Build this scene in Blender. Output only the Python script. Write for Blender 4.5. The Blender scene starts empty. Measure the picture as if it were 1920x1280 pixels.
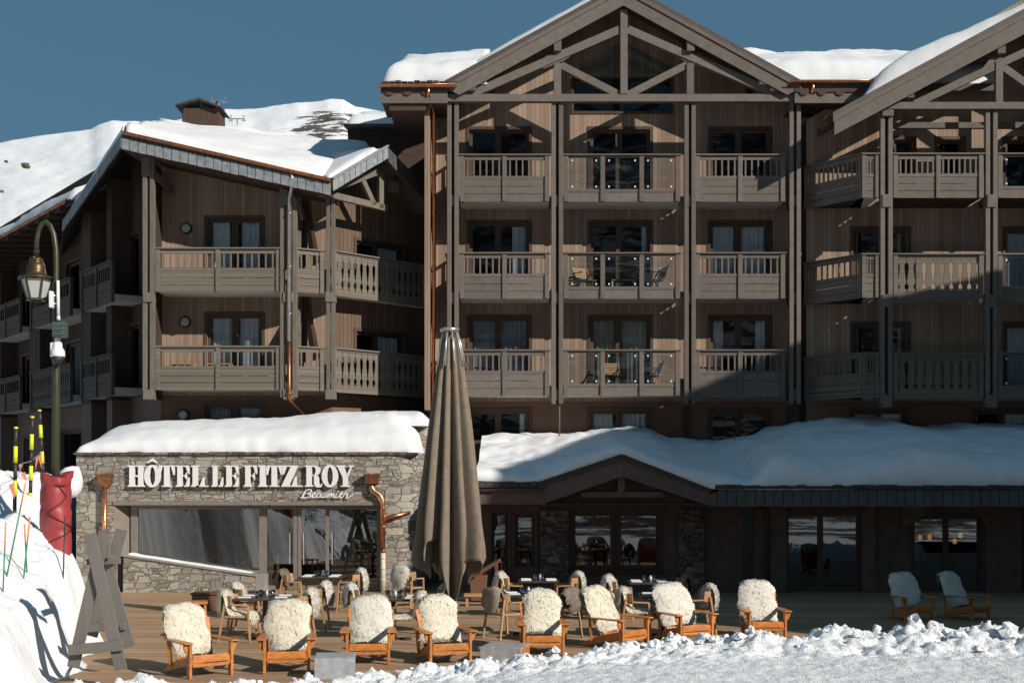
import bpy, bmesh, math, random
from mathutils import Vector, Matrix, noise
R = math.radians
scn = bpy.context.scene
col = scn.collection
random.seed(7)

# ---------------------------------------------------------------- camera
F, HY, EH = 2400.0, 905.0, 2.8          # focal length and horizon in photo pixels, eye height in metres
cam_d = bpy.data.cameras.new('camera')
cam_d.sensor_width = 36.0
cam_d.lens = 36.0 * F / 1920.0
cam_d.shift_y = (HY - 640.0) / 1920.0
cam_d.clip_start = 0.1
cam_d.clip_end = 6000.0
cam = bpy.data.objects.new('camera', cam_d)
cam.location = (0, 0, EH)
cam.rotation_euler = (R(90), 0, 0)
col.objects.link(cam)
scn.camera = cam

# ---------------------------------------------------------------- sky, sun, exposure
SUN = Vector((.694, -.551, .463)).normalized()
world = bpy.data.worlds.new('World')
scn.world = world
world.use_nodes = True
wn, wl = world.node_tree.nodes, world.node_tree.links
wn.clear()
sky = wn.new('ShaderNodeTexSky')
sky.sky_type = 'NISHITA'
sky.sun_disc = False
sky.sun_elevation = math.asin(SUN.z)
sky.sun_rotation = math.atan2(SUN.x, SUN.y)
sky.altitude = 2600.0
sky.air_density = 0.75
sky.dust_density = 0.05
sky.ozone_density = 2.2
hs = wn.new('ShaderNodeHueSaturation')
hs.inputs['Hue'].default_value = 0.488
hs.inputs['Saturation'].default_value = 0.95
hs.inputs['Value'].default_value = 1.0
bg = wn.new('ShaderNodeBackground')
bg.inputs['Strength'].default_value = 0.1
wo = wn.new('ShaderNodeOutputWorld')
wl.new(sky.outputs[0], hs.inputs['Color'])
cap = wn.new('ShaderNodeMix'); cap.data_type = 'RGBA'; cap.blend_type = 'MIX'   # deep clear alpine sky, evenly teal
cap.inputs[0].default_value = 0.80
cap.inputs[7].default_value = (0.66, 1.60, 2.42, 1)
wl.new(hs.outputs[0], cap.inputs[6])
wl.new(cap.outputs[2], bg.inputs['Color'])
wl.new(bg.outputs[0], wo.inputs['Surface'])

sd = bpy.data.lights.new('sun', 'SUN')
sd.energy = 4.8
sd.angle = R(0.5)
sd.color = (1.0, 0.94, 0.86)
so = bpy.data.objects.new('sun', sd)
so.rotation_euler = SUN.to_track_quat('Z', 'Y').to_euler()
so.location = (30, -30, 40)
col.objects.link(so)

scn.view_settings.view_transform = 'Standard'
scn.view_settings.look = 'None'
scn.view_settings.gamma = 1.0
scn.view_settings.exposure = 0.0
scn.cycles.max_bounces = 8
scn.cycles.diffuse_bounces = 1
scn.cycles.transparent_max_bounces = 16

# ---------------------------------------------------------------- helpers
def P(x, y, d):
    return Vector(((x - 960) * d / F, d, EH + (HY - y) * d / F))
def PX(x, d): return (x - 960) * d / F
def PZ(y, d): return EH + (HY - y) * d / F

class Frame:
    """vertical plane: origin o, unit direction u along it, normal n towards the viewer"""
    def __init__(s, o, u):
        s.o = Vector((o[0], o[1], 0)); s.u = Vector((u[0], u[1], 0)).normalized()
        s.n = Vector((s.u.y, -s.u.x, 0))
    def p(s, a, b, z):                      # along, outward, height
        v = s.o + s.u * a + s.n * b
        return Vector((v.x, v.y, z))
    def off(s, b):
        q = s.o + s.n * b
        return Frame((q.x, q.y), (s.u.x, s.u.y))
    def px(s, x, y=HY):                     # where the photo's line of sight meets the plane
        k = (x - 960) / F
        t = (k * s.o.y - s.o.x) / (s.u.x - k * s.u.y)
        Y = s.o.y + t * s.u.y
        return t, EH + (HY - y) * Y / F
def front(d): return Frame((0, d), (1, 0))

WORLD = {}                                   # world offset of every object built in world coordinates
class MB:
    def __init__(s):
        s.v = []; s.f = []; s.m = []; s.mi = 0; s.sm = []; s.smooth = False
    def add(s, vs, fs):
        o = len(s.v)
        s.v += [tuple(v) for v in vs]
        for f in fs:
            s.f.append(tuple(i + o for i in f)); s.m.append(s.mi); s.sm.append(s.smooth)
    def hexa(s, c):                          # 8 corners: bottom loop then top loop
        s.add(c, [(3,2,1,0),(4,5,6,7),(0,1,5,4),(1,2,6,5),(2,3,7,6),(3,0,4,7)])
    def box(s, x0, x1, y0, y1, z0, z1):
        s.hexa([(x0,y0,z0),(x1,y0,z0),(x1,y1,z0),(x0,y1,z0),(x0,y0,z1),(x1,y0,z1),(x1,y1,z1),(x0,y1,z1)])
    def fbox(s, fr, a0, a1, b0, b1, z0, z1): # b0 = nearer the viewer (larger outward), b1 = farther
        s.hexa([fr.p(a0,b0,z0),fr.p(a1,b0,z0),fr.p(a1,b1,z0),fr.p(a0,b1,z0),
                fr.p(a0,b0,z1),fr.p(a1,b0,z1),fr.p(a1,b1,z1),fr.p(a0,b1,z1)])
    def beam(s, p, q, w, h, up=(0,0,1)):     # w across, h along up
        p = Vector(p); q = Vector(q); d = (q - p).normalized(); up = Vector(up)
        sd = d.cross(up)
        if sd.length < 1e-4: sd = d.cross(Vector((0,1,0)))
        sd.normalize(); u2 = sd.cross(d).normalized()
        c = []
        for e in (p, q):
            for a, b in ((-1,-1),(1,-1),(1,1),(-1,1)):
                c.append(e + sd * (a*w/2) + u2 * (b*h/2))
        s.hexa(c)
    def tube(s, pts, r, n=10, cap=True, closed=False):
        pts = [Vector(p) for p in pts]
        rs = r if isinstance(r, (list, tuple)) else [r]*len(pts)
        o = len(s.v); t0 = (pts[1]-pts[0]).normalized()
        ref = Vector((0,0,1)) if abs(t0.z) < .9 else Vector((1,0,0))
        nx = t0.cross(ref).normalized()
        vs = []
        for i, p in enumerate(pts):
            if i == 0: t = t0
            elif i == len(pts)-1: t = (pts[i]-pts[i-1]).normalized()
            else: t = ((pts[i+1]-pts[i]).normalized() + (pts[i]-pts[i-1]).normalized())
            if t.length < 1e-6: t = t0
            t = t.normalized()
            nx = (nx - t * nx.dot(t))
            if nx.length < 1e-6: nx = t.orthogonal()
            nx.normalize(); ny = t.cross(nx)
            for k in range(n):
                a = 2*math.pi*k/n
                vs.append(p + (nx*math.cos(a) + ny*math.sin(a))*rs[i])
        fs = []
        for i in range(len(pts)-1):
            for k in range(n):
                fs.append((i*n+k, i*n+(k+1)%n, (i+1)*n+(k+1)%n, (i+1)*n+k))
        if cap:
            fs.append(tuple(range(n-1,-1,-1))); fs.append(tuple((len(pts)-1)*n+k for k in range(n)))
        sm = s.smooth; s.smooth = True; s.add(vs, fs); s.smooth = sm
    def lathe(s, prof, c=(0,0,0), n=20, sx=1, sy=1):
        vs = []; fs = []; m = len(prof)
        for r, z in prof:
            for k in range(n):
                a = 2*math.pi*k/n
                vs.append((c[0]+r*math.cos(a)*sx, c[1]+r*math.sin(a)*sy, c[2]+z))
        for i in range(m-1):
            for k in range(n):
                fs.append((i*n+k, i*n+(k+1)%n, (i+1)*n+(k+1)%n, (i+1)*n+k))
        fs.append(tuple(range(n-1,-1,-1))); fs.append(tuple((m-1)*n+k for k in range(n)))
        s.add(vs, fs)
    def prism(s, pts, ext):                  # planar outline pushed along ext
        n = len(pts); ext = Vector(ext)
        a = [Vector(p) for p in pts]; b = [p + ext for p in a]
        s.add(a + b, [tuple(range(n)), tuple(range(2*n-1, n-1, -1))] +
              [(i, (i+1)%n + 0, (i+1)%n + n, i+n)[::-1] for i in range(n)])
    def grid(s, nu, nv, fn):
        vs = [fn(i/(nu-1), j/(nv-1)) for j in range(nv) for i in range(nu)]
        fs = [(j*nu+i, j*nu+i+1, (j+1)*nu+i+1, (j+1)*nu+i) for j in range(nv-1) for i in range(nu-1)]
        s.add(vs, fs)
    def build(s, name, mats, parent=None, world=True, bevel=0, sub=0, fix=True):
        if not isinstance(mats, (list, tuple)): mats = [mats]
        off = Vector((0,0,0))
        if parent is not None and world: off = WORLD.get(parent.name, Vector((0,0,0)))
        me = bpy.data.meshes.new(name)
        me.from_pydata([(v[0]-off.x, v[1]-off.y, v[2]-off.z) for v in s.v], [], s.f)
        for m in mats: me.materials.append(m)
        me.polygons.foreach_set('material_index', s.m)
        me.polygons.foreach_set('use_smooth', s.sm)
        if fix:
            bm = bmesh.new(); bm.from_mesh(me)
            bmesh.ops.recalc_face_normals(bm, faces=bm.faces)
            bm.to_mesh(me); bm.free()
        me.update()
        o = bpy.data.objects.new(name, me)
        col.objects.link(o)
        if parent is not None:
            o.parent = parent; WORLD[o.name] = off
        if bevel:
            b = o.modifiers.new('bevel', 'BEVEL'); b.width = bevel; b.segments = 1; b.limit_method = 'ANGLE'
        return o

def tag(o, label=None, cat=None, group=None, kind=None):
    if label: o['label'] = label
    if cat: o['category'] = cat
    if group: o['group'] = group
    if kind: o['kind'] = kind
    return o
def thing(name, label, cat, loc=(0,0,0), rz=0, group=None):
    o = bpy.data.objects.new(name, None)
    o.empty_display_size = .2
    col.objects.link(o)
    o.location = loc; o.rotation_euler = (0,0,rz)
    WORLD[o.name] = Vector(loc)
    return tag(o, label, cat, group)
def copy_tree(o, parent=None):
    c = o.copy(); col.objects.link(c)
    if parent is not None: c.parent = parent
    for ch in list(o.children): copy_tree(ch, c)
    return c
def sstep(a, b, x):
    t = max(0, min(1, (x-a)/(b-a))); return t*t*(3-2*t)
def lerp(a, b, t): return a + (b-a)*t
def pl(x, pts):                              # piecewise linear
    if x <= pts[0][0]: return pts[0][1]
    for (x0,y0),(x1,y1) in zip(pts, pts[1:]):
        if x <= x1: return y0 + (y1-y0)*(x-x0)/(x1-x0)
    return pts[-1][1]
def fbm(p, o=4):
    return noise.fractal(Vector(p), 1.0, 2.0, o)
# ---------------------------------------------------------------- materials
def newmat(name):
    m = bpy.data.materials.new(name); m.use_nodes = True
    nt = m.node_tree; b = nt.nodes['Principled BSDF']
    return m, nt, b
def N(nt, t, **kw):
    n = nt.nodes.new(t)
    for k, v in kw.items(): setattr(n, k, v)
    return n
def math_(nt, op, a, b=None):
    n = N(nt, 'ShaderNodeMath', operation=op)
    for i, v in enumerate((a, b)):
        if v is None: continue
        if isinstance(v, (int, float)): n.inputs[i].default_value = v
        else: nt.links.new(v, n.inputs[i])
    return n.outputs[0]
def ramp(nt, fac, stops):
    r = N(nt, 'ShaderNodeValToRGB')
    e = r.color_ramp.elements
    while len(e) < len(stops): e.new(.5)
    for i, (p, c) in enumerate(stops):
        e[i].position = p; e[i].color = (*c, 1)
    nt.links.new(fac, r.inputs[0]); return r.outputs[0]
def mix(nt, fac, a, b, mode='MIX'):
    n = N(nt, 'ShaderNodeMix', data_type='RGBA', blend_type=mode)
    for idx, v in ((0, fac), (6, a), (7, b)):
        if isinstance(v, (int, float)): n.inputs[idx].default_value = v
        elif isinstance(v, tuple): n.inputs[idx].default_value = (*v, 1)
        else: nt.links.new(v, n.inputs[idx])
    return n.outputs[2]
def coords(nt, scale=(1,1,1), kind='Object', rot=(0,0,0)):
    t = N(nt, 'ShaderNodeTexCoord'); mp = N(nt, 'ShaderNodeMapping')
    mp.inputs['Scale'].default_value = scale; mp.inputs['Rotation'].default_value = rot
    nt.links.new(t.outputs[kind], mp.inputs[0]); return mp.outputs[0]
def tex(nt, vec, scale, detail=4, rough=.55):
    n = N(nt, 'ShaderNodeTexNoise'); n.inputs['Scale'].default_value = scale
    n.inputs['Detail'].default_value = detail; n.inputs['Roughness'].default_value = rough
    nt.links.new(vec, n.inputs['Vector']); return n.outputs['Fac']
def bump(nt, b, h, strength=.3, dist=.02):
    n = N(nt, 'ShaderNodeBump'); n.inputs['Strength'].default_value = strength
    n.inputs['Distance'].default_value = dist
    nt.links.new(h, n.inputs['Height']); nt.links.new(n.outputs[0], b.inputs['Normal'])

def m_plain(name, c, rough=.6, metal=0, var=.15, scale=6, stretch=(1,1,1), bmp=0.0, spec=None):
    m, nt, b = newmat(name)
    v = coords(nt, stretch)
    n = tex(nt, v, scale, 5, .6)
    lo = tuple(x*(1-var) for x in c); hi = tuple(min(1, x*(1+var)) for x in c)
    cc = ramp(nt, n, [(.3, lo), (.7, hi)])
    if var >= .1:                                        # no two pieces are quite the same tone
        oi = N(nt, 'ShaderNodeObjectInfo'); hv = N(nt, 'ShaderNodeHueSaturation')
        nt.links.new(math_(nt, 'ADD', math_(nt, 'MULTIPLY', oi.outputs['Random'], .26), .87), hv.inputs['Value'])
        nt.links.new(cc, hv.inputs['Color']); cc = hv.outputs[0]
    nt.links.new(cc, b.inputs['Base Color'])
    b.inputs['Roughness'].default_value = rough; b.inputs['Metallic'].default_value = metal
    if spec is not None: b.inputs['Specular IOR Level'].default_value = spec
    if bmp: bump(nt, b, n, bmp, .01)
    return m

def m_boards(name, c1, c2, width, dirv=(1,0,0), along=(0,0,1), groove=.1, rough=.8, grain=1.0, gdark=.25):
    """planks: dirv = across the boards, along = along the boards"""
    m, nt, b = newmat(name)
    t = N(nt, 'ShaderNodeTexCoord')
    def dot(v):
        n = N(nt, 'ShaderNodeVectorMath', operation='DOT_PRODUCT')
        nt.links.new(t.outputs['Object'], n.inputs[0]); n.inputs[1].default_value = v
        return n.outputs['Value']
    s = math_(nt, 'DIVIDE', dot(dirv), width)
    s = math_(nt, 'ADD', s, 100.37)
    fr = math_(nt, 'FRACT', s); fl = math_(nt, 'FLOOR', s)
    al = dot(along)
    wn_ = N(nt, 'ShaderNodeTexWhiteNoise', noise_dimensions='1D'); nt.links.new(fl, wn_.inputs['W'])
    cx = N(nt, 'ShaderNodeCombineXYZ')
    nt.links.new(math_(nt, 'MULTIPLY', s, 9.0*grain), cx.inputs[0])
    nt.links.new(math_(nt, 'ADD', math_(nt, 'MULTIPLY', al, .9*grain), math_(nt, 'MULTIPLY', wn_.outputs['Value'], 37.0)), cx.inputs[1])
    g = tex(nt, cx.outputs[0], 1.0, 5, .65)
    cl = N(nt, 'ShaderNodeCombineXYZ')
    nt.links.new(math_(nt, 'MULTIPLY', s, .12), cl.inputs[0]); nt.links.new(math_(nt, 'MULTIPLY', al, .35), cl.inputs[1])
    big = tex(nt, cl.outputs[0], 1.0, 3, .5)
    f = math_(nt, 'ADD', math_(nt, 'MULTIPLY', wn_.outputs['Value'], .30), math_(nt, 'ADD', math_(nt, 'MULTIPLY', g, .55), math_(nt, 'MULTIPLY', big, .40)))
    c = ramp(nt, f, [(.25, c1), (.85, c2)])
    edge = math_(nt, 'LESS_THAN', math_(nt, 'ABSOLUTE', math_(nt, 'SUBTRACT', fr, .5)), .5 - groove/2)
    c = mix(nt, edge, tuple(x*gdark for x in c1), c)
    nt.links.new(c, b.inputs['Base Color'])
    b.inputs['Roughness'].default_value = rough
    b.inputs['Specular IOR Level'].default_value = .12
    h = math_(nt, 'ADD', math_(nt, 'MULTIPLY', g, .15), edge)
    bump(nt, b, h, .5, .012)
    return m

def m_stone(name, tones, scale=3.0, mortar=(.12,.105,.09)):
    m, nt, b = newmat(name)
    t = N(nt, 'ShaderNodeTexCoord')
    sp = N(nt, 'ShaderNodeSeparateXYZ'); nt.links.new(t.outputs['Object'], sp.inputs[0])
    # wobble, then two sizes of stone laid in flat courses
    v0 = coords(nt, (1,1,1))
    nz = N(nt, 'ShaderNodeTexNoise'); nz.inputs['Scale'].default_value = 2.2; nz.inputs['Detail'].default_value = 3
    nt.links.new(v0, nz.inputs['Vector'])
    vm = N(nt, 'ShaderNodeVectorMath', operation='MULTIPLY_ADD')
    nt.links.new(nz.outputs['Color'], vm.inputs[0]); vm.inputs[1].default_value = (.16,.16,.09)
    nt.links.new(v0, vm.inputs[2])
    mp = N(nt, 'ShaderNodeMapping'); mp.inputs['Scale'].default_value = (1,1,2.3)
    nt.links.new(vm.outputs[0], mp.inputs[0])
    def vor(feat, sc):
        n = N(nt, 'ShaderNodeTexVoronoi', feature=feat); n.inputs['Scale'].default_value = sc
        n.inputs['Randomness'].default_value = .85; n.distance = 'CHEBYCHEV'
        nt.links.new(mp.outputs[0], n.inputs['Vector']); return n
    def edge(sc):                                        # gap between the two nearest stones
        a, b_ = vor('F1', sc), vor('F2', sc)
        return math_(nt, 'SUBTRACT', b_.outputs['Distance'], a.outputs['Distance'])
    big_c, big_d = vor('F1', scale), edge(scale)
    sm_c, sm_d = vor('F1', scale*1.9), edge(scale*1.9)
    sel_n = N(nt, 'ShaderNodeSeparateColor'); nt.links.new(big_c.outputs['Color'], sel_n.inputs[0])
    sel = math_(nt, 'GREATER_THAN', sel_n.outputs[2], .42)       # some big stones are broken into small ones
    dist = mix(nt, sel, big_d, math_(nt, 'MINIMUM', big_d, sm_d))
    cc = mix(nt, sel, big_c.outputs['Color'], sm_c.outputs['Color'])
    sc = N(nt, 'ShaderNodeSeparateColor'); nt.links.new(cc, sc.inputs[0])
    n2 = tex(nt, v0, 9, 6, .7)
    f = math_(nt, 'ADD', math_(nt, 'MULTIPLY', sc.outputs[0], .8), math_(nt, 'MULTIPLY', math_(nt, 'SUBTRACT', n2, .4), .5))
    k = len(tones)
    c = ramp(nt, f, [(i/(k-1)*.9+.05, tones[i]) for i in range(k)])
    jn = ramp(nt, dist, [(.0, (.1,.1,.1)), (.07, (1,1,1))])
    mc = mix(nt, n2, mortar, tuple(x*2.2 for x in mortar))
    nt.links.new(mix(nt, jn, mc, c), b.inputs['Base Color'])
    b.inputs['Roughness'].default_value = .9; b.inputs['Specular IOR Level'].default_value = .2
    hh = math_(nt, 'ADD', math_(nt, 'MULTIPLY', jn, 1.0), math_(nt, 'ADD', math_(nt, 'MULTIPLY', n2, .5), math_(nt, 'MULTIPLY', sc.outputs[1], .5)))
    bump(nt, b, hh, .9, .035)
    return m

def m_snow(name, scale=1.0, rough_bump=.35, dirt=0.0, alb=1.0):
    m, nt, b = newmat(name)
    v = coords(nt, (1,1,1))
    n1 = tex(nt, v, 3.0*scale, 6, .62); n2 = tex(nt, v, 22.0*scale, 4, .6)
    h = math_(nt, 'ADD', n1, math_(nt, 'MULTIPLY', n2, .35))
    c = ramp(nt, n1, [(.3, (.82*alb,.825*alb,.835*alb)), (.7, (.89*alb,.89*alb,.88*alb))])
    if dirt:
        dn = tex(nt, v, 1.1, 5, .7); dm = ramp(nt, dn, [(.55, (0,0,0)), (.8, (dirt,)*3)])
        c = mix(nt, dm, c, (.42,.36,.30))
    nt.links.new(c, b.inputs['Base Color'])
    b.inputs['Roughness'].default_value = .75; b.inputs['Specular IOR Level'].default_value = .25
    bump(nt, b, h, rough_bump, .06)
    return m

def m_glass(name, tint=(.55,.6,.6), base=.06, gain=1.0, rough=.0):
    """window pane: mirror at grazing angles, tinted see-through otherwise"""
    m, nt, b = newmat(name)
    nt.nodes.remove(b)
    out = nt.nodes['Material Output']
    tr = N(nt, 'ShaderNodeBsdfTransparent'); tr.inputs[0].default_value = (*tint, 1)
    gl = N(nt, 'ShaderNodeBsdfGlossy'); gl.inputs['Roughness'].default_value = rough
    gl.inputs['Color'].default_value = (.95,.97,1,1)
    fr = N(nt, 'ShaderNodeFresnel'); fr.inputs[0].default_value = 1.5
    f = math_(nt, 'ADD', math_(nt, 'MULTIPLY', fr.outputs[0], gain), base)
    f = math_(nt, 'MINIMUM', f, 1.0)
    wob = tex(nt, coords(nt, (1,1,1)), .9, 2)
    bp = N(nt, 'ShaderNodeBump'); bp.inputs['Strength'].default_value = .03; bp.inputs['Distance'].default_value = .02
    nt.links.new(wob, bp.inputs['Height']); nt.links.new(bp.outputs[0], gl.inputs['Normal'])
    mx = N(nt, 'ShaderNodeMixShader')
    nt.links.new(f, mx.inputs[0]); nt.links.new(tr.outputs[0], mx.inputs[1]); nt.links.new(gl.outputs[0], mx.inputs[2])
    nt.links.new(mx.outputs[0], out.inputs['Surface'])
    return m

def m_emit(name, c, s):
    m, nt, b = newmat(name)
    b.inputs['Base Color'].default_value = (*c, 1)
    b.inputs['Emission Color'].default_value = (*c, 1); b.inputs['Emission Strength'].default_value = s
    return m

C45 = math.cos(R(45))
M = {}
M['clad'] = m_boards('larch_cladding', (.175,.105,.07), (.42,.312,.23), .13, (1,0,0), groove=.06, gdark=.55)
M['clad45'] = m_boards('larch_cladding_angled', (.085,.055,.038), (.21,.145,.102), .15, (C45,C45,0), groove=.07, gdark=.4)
M['clad_far'] = m_boards('shade_toned_cladding', (.045,.031,.024), (.10,.072,.054), .15, (-.591,.806,0))  # darker than the larch: side-wall shade put into the colour
M['paint'] = m_plain('taupe_paint', (.152,.126,.106), .7, var=.14, scale=5, stretch=(1,1,1), bmp=.1, spec=.25)
M['paint_old'] = m_boards('weathered_taupe_boards', (.12,.101,.080), (.20,.170,.136), .13, (0,0,1), (1,0,0), groove=.05, gdark=.5)
M['paint_grey'] = m_plain('weathered_taupe_paint', (.165,.140,.112), .75, var=.18, scale=5, stretch=(2,2,.5), bmp=.15, spec=.25)
M['soffit'] = m_plain('soffit_plaster', (.68,.58,.49), .9, var=.1, scale=3)
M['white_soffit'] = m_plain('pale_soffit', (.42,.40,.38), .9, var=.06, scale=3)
M['brown_render'] = m_plain('brown_render', (.15,.085,.056), .9, var=.12, scale=3, bmp=.1)
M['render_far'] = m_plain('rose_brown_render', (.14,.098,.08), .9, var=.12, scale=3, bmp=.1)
M['dark_wood'] = m_plain('dark_brown_wood', (.075,.047,.034), .75, var=.25, scale=6, stretch=(.3,1,4), bmp=.1, spec=.25)
M['frame'] = m_plain('window_frame_wood', (.085,.054,.038), .55, var=.2, scale=8, stretch=(1,1,.2), spec=.3)
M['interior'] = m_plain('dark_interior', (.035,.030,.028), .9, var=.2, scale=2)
M['curtain_warm'] = m_plain('beige_curtain', (.52,.44,.34), .9, var=.1, scale=5, stretch=(6,6,.2))
M['curtain_grey'] = m_plain('grey_curtain', (.36,.37,.38), .9, var=.1, scale=5, stretch=(6,6,.2))
M['curtain'] = m_plain('pale_curtain', (.80,.81,.80), .9, var=.08, scale=5, stretch=(6,6,.2))
M['roofdark'] = m_plain('dark_roof_edge', (.085,.068,.058), .7, var=.2, scale=4, bmp=.1)
M['tile'] = m_plain('slate_tile', (.055,.050,.047), .7, var=.35, scale=6, bmp=.2)
M['shingle'] = m_plain('pale_zinc_shingle', (.22,.235,.245), .6, metal=.0, var=.3, scale=7, bmp=.15)
M['copper'] = m_plain('copper', (.62,.27,.14), .32, metal=1.0, var=.3, scale=8)
M['copper_dull'] = m_plain('weathered_copper', (.36,.15,.075), .42, metal=.85, var=.35, scale=8)
M['white_pipe'] = m_plain('cream_pipe', (.62,.55,.43), .5, var=.08)
M['zinc'] = m_plain('zinc_pipe', (.38,.36,.34), .35, metal=.8, var=.2)
M['snow'] = m_snow('roof_snow', .7, .25, 0, .88)  # albedo lowered to offset strong sun on the roof slopes
M['snow_dirty'] = m_snow('shaded_roof_snow', .7, .25, .10)  # lighter copy offsets the shade; faint dirt patches are its own
M['snow_ground'] = m_snow('ground_snow', 1.6, 1.0)
M['snow_bank'] = m_snow('bank_snow', 1.2, .8)
M['glass'] = m_glass('window_glass', (.80,.86,.88), .0, .7)
M['glass_dark'] = m_glass('dark_window_glass', (.50,.52,.50), .03, 3.0)
M['glass_rail'] = m_glass('railing_glass', (.60,.66,.70), .02, 1.0)
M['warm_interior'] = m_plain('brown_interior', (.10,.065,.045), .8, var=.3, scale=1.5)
M['stone'] = m_stone('dry_stone', [(.21,.18,.14),(.31,.265,.21),(.27,.26,.24),(.40,.365,.31),(.34,.31,.27),(.50,.41,.28)], 2.5)
M['stone_dark'] = m_stone('brown_stone', [(.11,.078,.064),(.19,.138,.112),(.16,.125,.108),(.33,.26,.22)], 3.0, (.03,.024,.02))
M['sill'] = m_plain('grey_metal_sill', (.30,.275,.245), .45, metal=.2, var=.15)
M['jamb'] = m_plain('taupe_metal', (.215,.185,.155), .5, metal=.1, var=.1)
M['letters'] = m_plain('white_letters', (.80,.76,.74), .45, var=.03)
M['deck'] = m_boards('deck_boards', (.22,.135,.075), (.52,.345,.21), .14, (0,1,0), (1,0,0), groove=.07, rough=.65, gdark=.3)
M['orange'] = m_plain('orange_stained_wood', (.52,.185,.042), .45, var=.28, scale=5, stretch=(2,2,2), bmp=.12)
M['oak'] = m_plain('warm_oak', (.42,.24,.11), .5, var=.2, scale=6, bmp=.06)
M['walnut'] = m_plain('dark_table_wood', (.060,.042,.034), .35, var=.2, scale=6)
M['black'] = m_plain('black_metal', (.03,.03,.03), .5, var=.1)
M['steel'] = m_plain('galvanised_metal', (.55,.56,.57), .4, metal=.45, var=.2, scale=9)
M['napkin'] = m_plain('white_linen', (.82,.81,.80), .9, var=.03)
M['tumbler'] = m_glass('tumbler_glass', (.85,.87,.88), .12, 1.6)
M['canopy'] = m_plain('taupe_canvas', (.205,.163,.124), .95, var=.14, scale=9, bmp=.08, spec=.1)
M['ribs'] = m_plain('bare_aluminium', (.55,.54,.52), .35, metal=.7, var=.1)
M['pole_grey'] = m_plain('grey_pole', (.22,.20,.18), .45, metal=.4, var=.1)
M['lampgreen'] = m_plain('olive_green_paint', (.040,.043,.020), .4, var=.2, scale=10)
M['bronze'] = m_plain('bronze_hood', (.10,.06,.03), .42, metal=.6, var=.3, scale=10)
M['milk'] = m_plain('frosted_lamp_glass', (.46,.46,.44), .35, var=.05)
M['white'] = m_plain('white_plastic', (.78,.78,.77), .4, var=.03)
M['greenbox'] = m_plain('green_box_paint', (.06,.10,.08), .4, var=.25, scale=20)
M['red'] = m_plain('red_vinyl', (.36,.045,.05), .5, var=.14, scale=4, bmp=.1)
M['rope'] = m_plain('dark_rope', (.10,.012,.018), .9, var=.2)
M['yellow'] = m_plain('lemon_yellow_plastic', (.78,.80,.02), .4, var=.06)
M['caneorange'] = m_plain('orange_plastic', (.85,.25,.03), .45, var=.08)
M['canegreen'] = m_plain('green_plastic', (.02,.22,.09), .45, var=.1)
M['pennant'] = m_plain('salmon_pennant', (.80,.26,.16), .8, var=.1)
M['grey_plank'] = m_boards('grey_painted_planks', (.135,.122,.106), (.20,.183,.162), .5, (1,0,0), groove=.0, gdark=1.0)
M['lectern'] = m_plain('reddish_wood', (.16,.07,.042), .5, var=.2, scale=6)
M['rock'] = m_plain('brown_rock', (.13,.105,.08), .9, var=.5, scale=.05, bmp=.3)
M['bulb'] = m_emit('warm_bulb', (1.0,.50,.15), .45)
M['dark_balcony'] = m_plain('shade_toned_balcony_wood', (.07,.052,.04), .8, var=.25, scale=7, bmp=.1)  # shade of the left side put into a darker wood colour
def m_mountain():
    m, nt, b = newmat('mountain_snow_and_rock')
    v = coords(nt, (1,1,1))
    n1 = tex(nt, coords(nt, (.045,.008,.11)), 1.0, 8, .68)
    n2 = tex(nt, v, .03, 5, .6)
    at = N(nt, 'ShaderNodeAttribute', attribute_name='rock')
    f = math_(nt, 'ADD', math_(nt, 'MULTIPLY', at.outputs['Fac'], .27), math_(nt, 'MULTIPLY', n1, .85))
    f = math_(nt, 'ADD', f, math_(nt, 'MULTIPLY', n2, .10))
    mk = ramp(nt, f, [(.70, (0,0,0)), (.712, (1,1,1))])
    rc = ramp(nt, tex(nt, coords(nt, (.05,.05,.16)), 1.0, 6, .7), [(.3, (.05,.042,.034)), (.7, (.17,.135,.10))])
    nt.links.new(mix(nt, mk, (.86,.86,.86), rc), b.inputs['Base Color'])
    b.inputs['Roughness'].default_value = .9; b.inputs['Specular IOR Level'].default_value = .1
    bump(nt, b, tex(nt, v, .06, 6, .6), .5, 4.0)
    return m
M['mountain'] = m_mountain()
def m_hillside():
    m, nt, b = newmat('scrubby_snow_hillside')
    v = coords(nt, (1,1,1))
    n1 = tex(nt, v, .2, 7, .72)
    mk = ramp(nt, n1, [(.44, (0,0,0)), (.52, (1,1,1))])
    nt.links.new(mix(nt, mk, (.82,.82,.83), (.045,.040,.030)), b.inputs['Base Color'])
    b.inputs['Roughness'].default_value = .95; b.inputs['Specular IOR Level'].default_value = .1
    return m
M['hillside'] = m_hillside()
def m_fleece(name, c1, c2):
    m, nt, b = newmat(name)
    v = coords(nt, (1,1,1))
    n1 = tex(nt, v, 9, 5, .65); n2 = tex(nt, v, 60, 3, .6)
    f = math_(nt, 'ADD', math_(nt, 'MULTIPLY', n1, .75), math_(nt, 'MULTIPLY', n2, .25))
    nt.links.new(ramp(nt, f, [(.3, c1), (.68, c2)]), b.inputs['Base Color'])
    b.inputs['Roughness'].default_value = 1.0; b.inputs['Specular IOR Level'].default_value = .05
    tl = N(nt, 'ShaderNodeBsdfTranslucent'); cc = b.inputs['Base Color'].links[0].from_socket     # wool lets light through
    nt.links.new(cc, tl.inputs['Color'])
    mx = N(nt, 'ShaderNodeMixShader'); mx.inputs[0].default_value = .25
    nt.links.new(b.outputs[0], mx.inputs[1]); nt.links.new(tl.outputs[0], mx.inputs[2])
    nt.links.new(mx.outputs[0], nt.nodes['Material Output'].inputs['Surface'])
    return m
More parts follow.
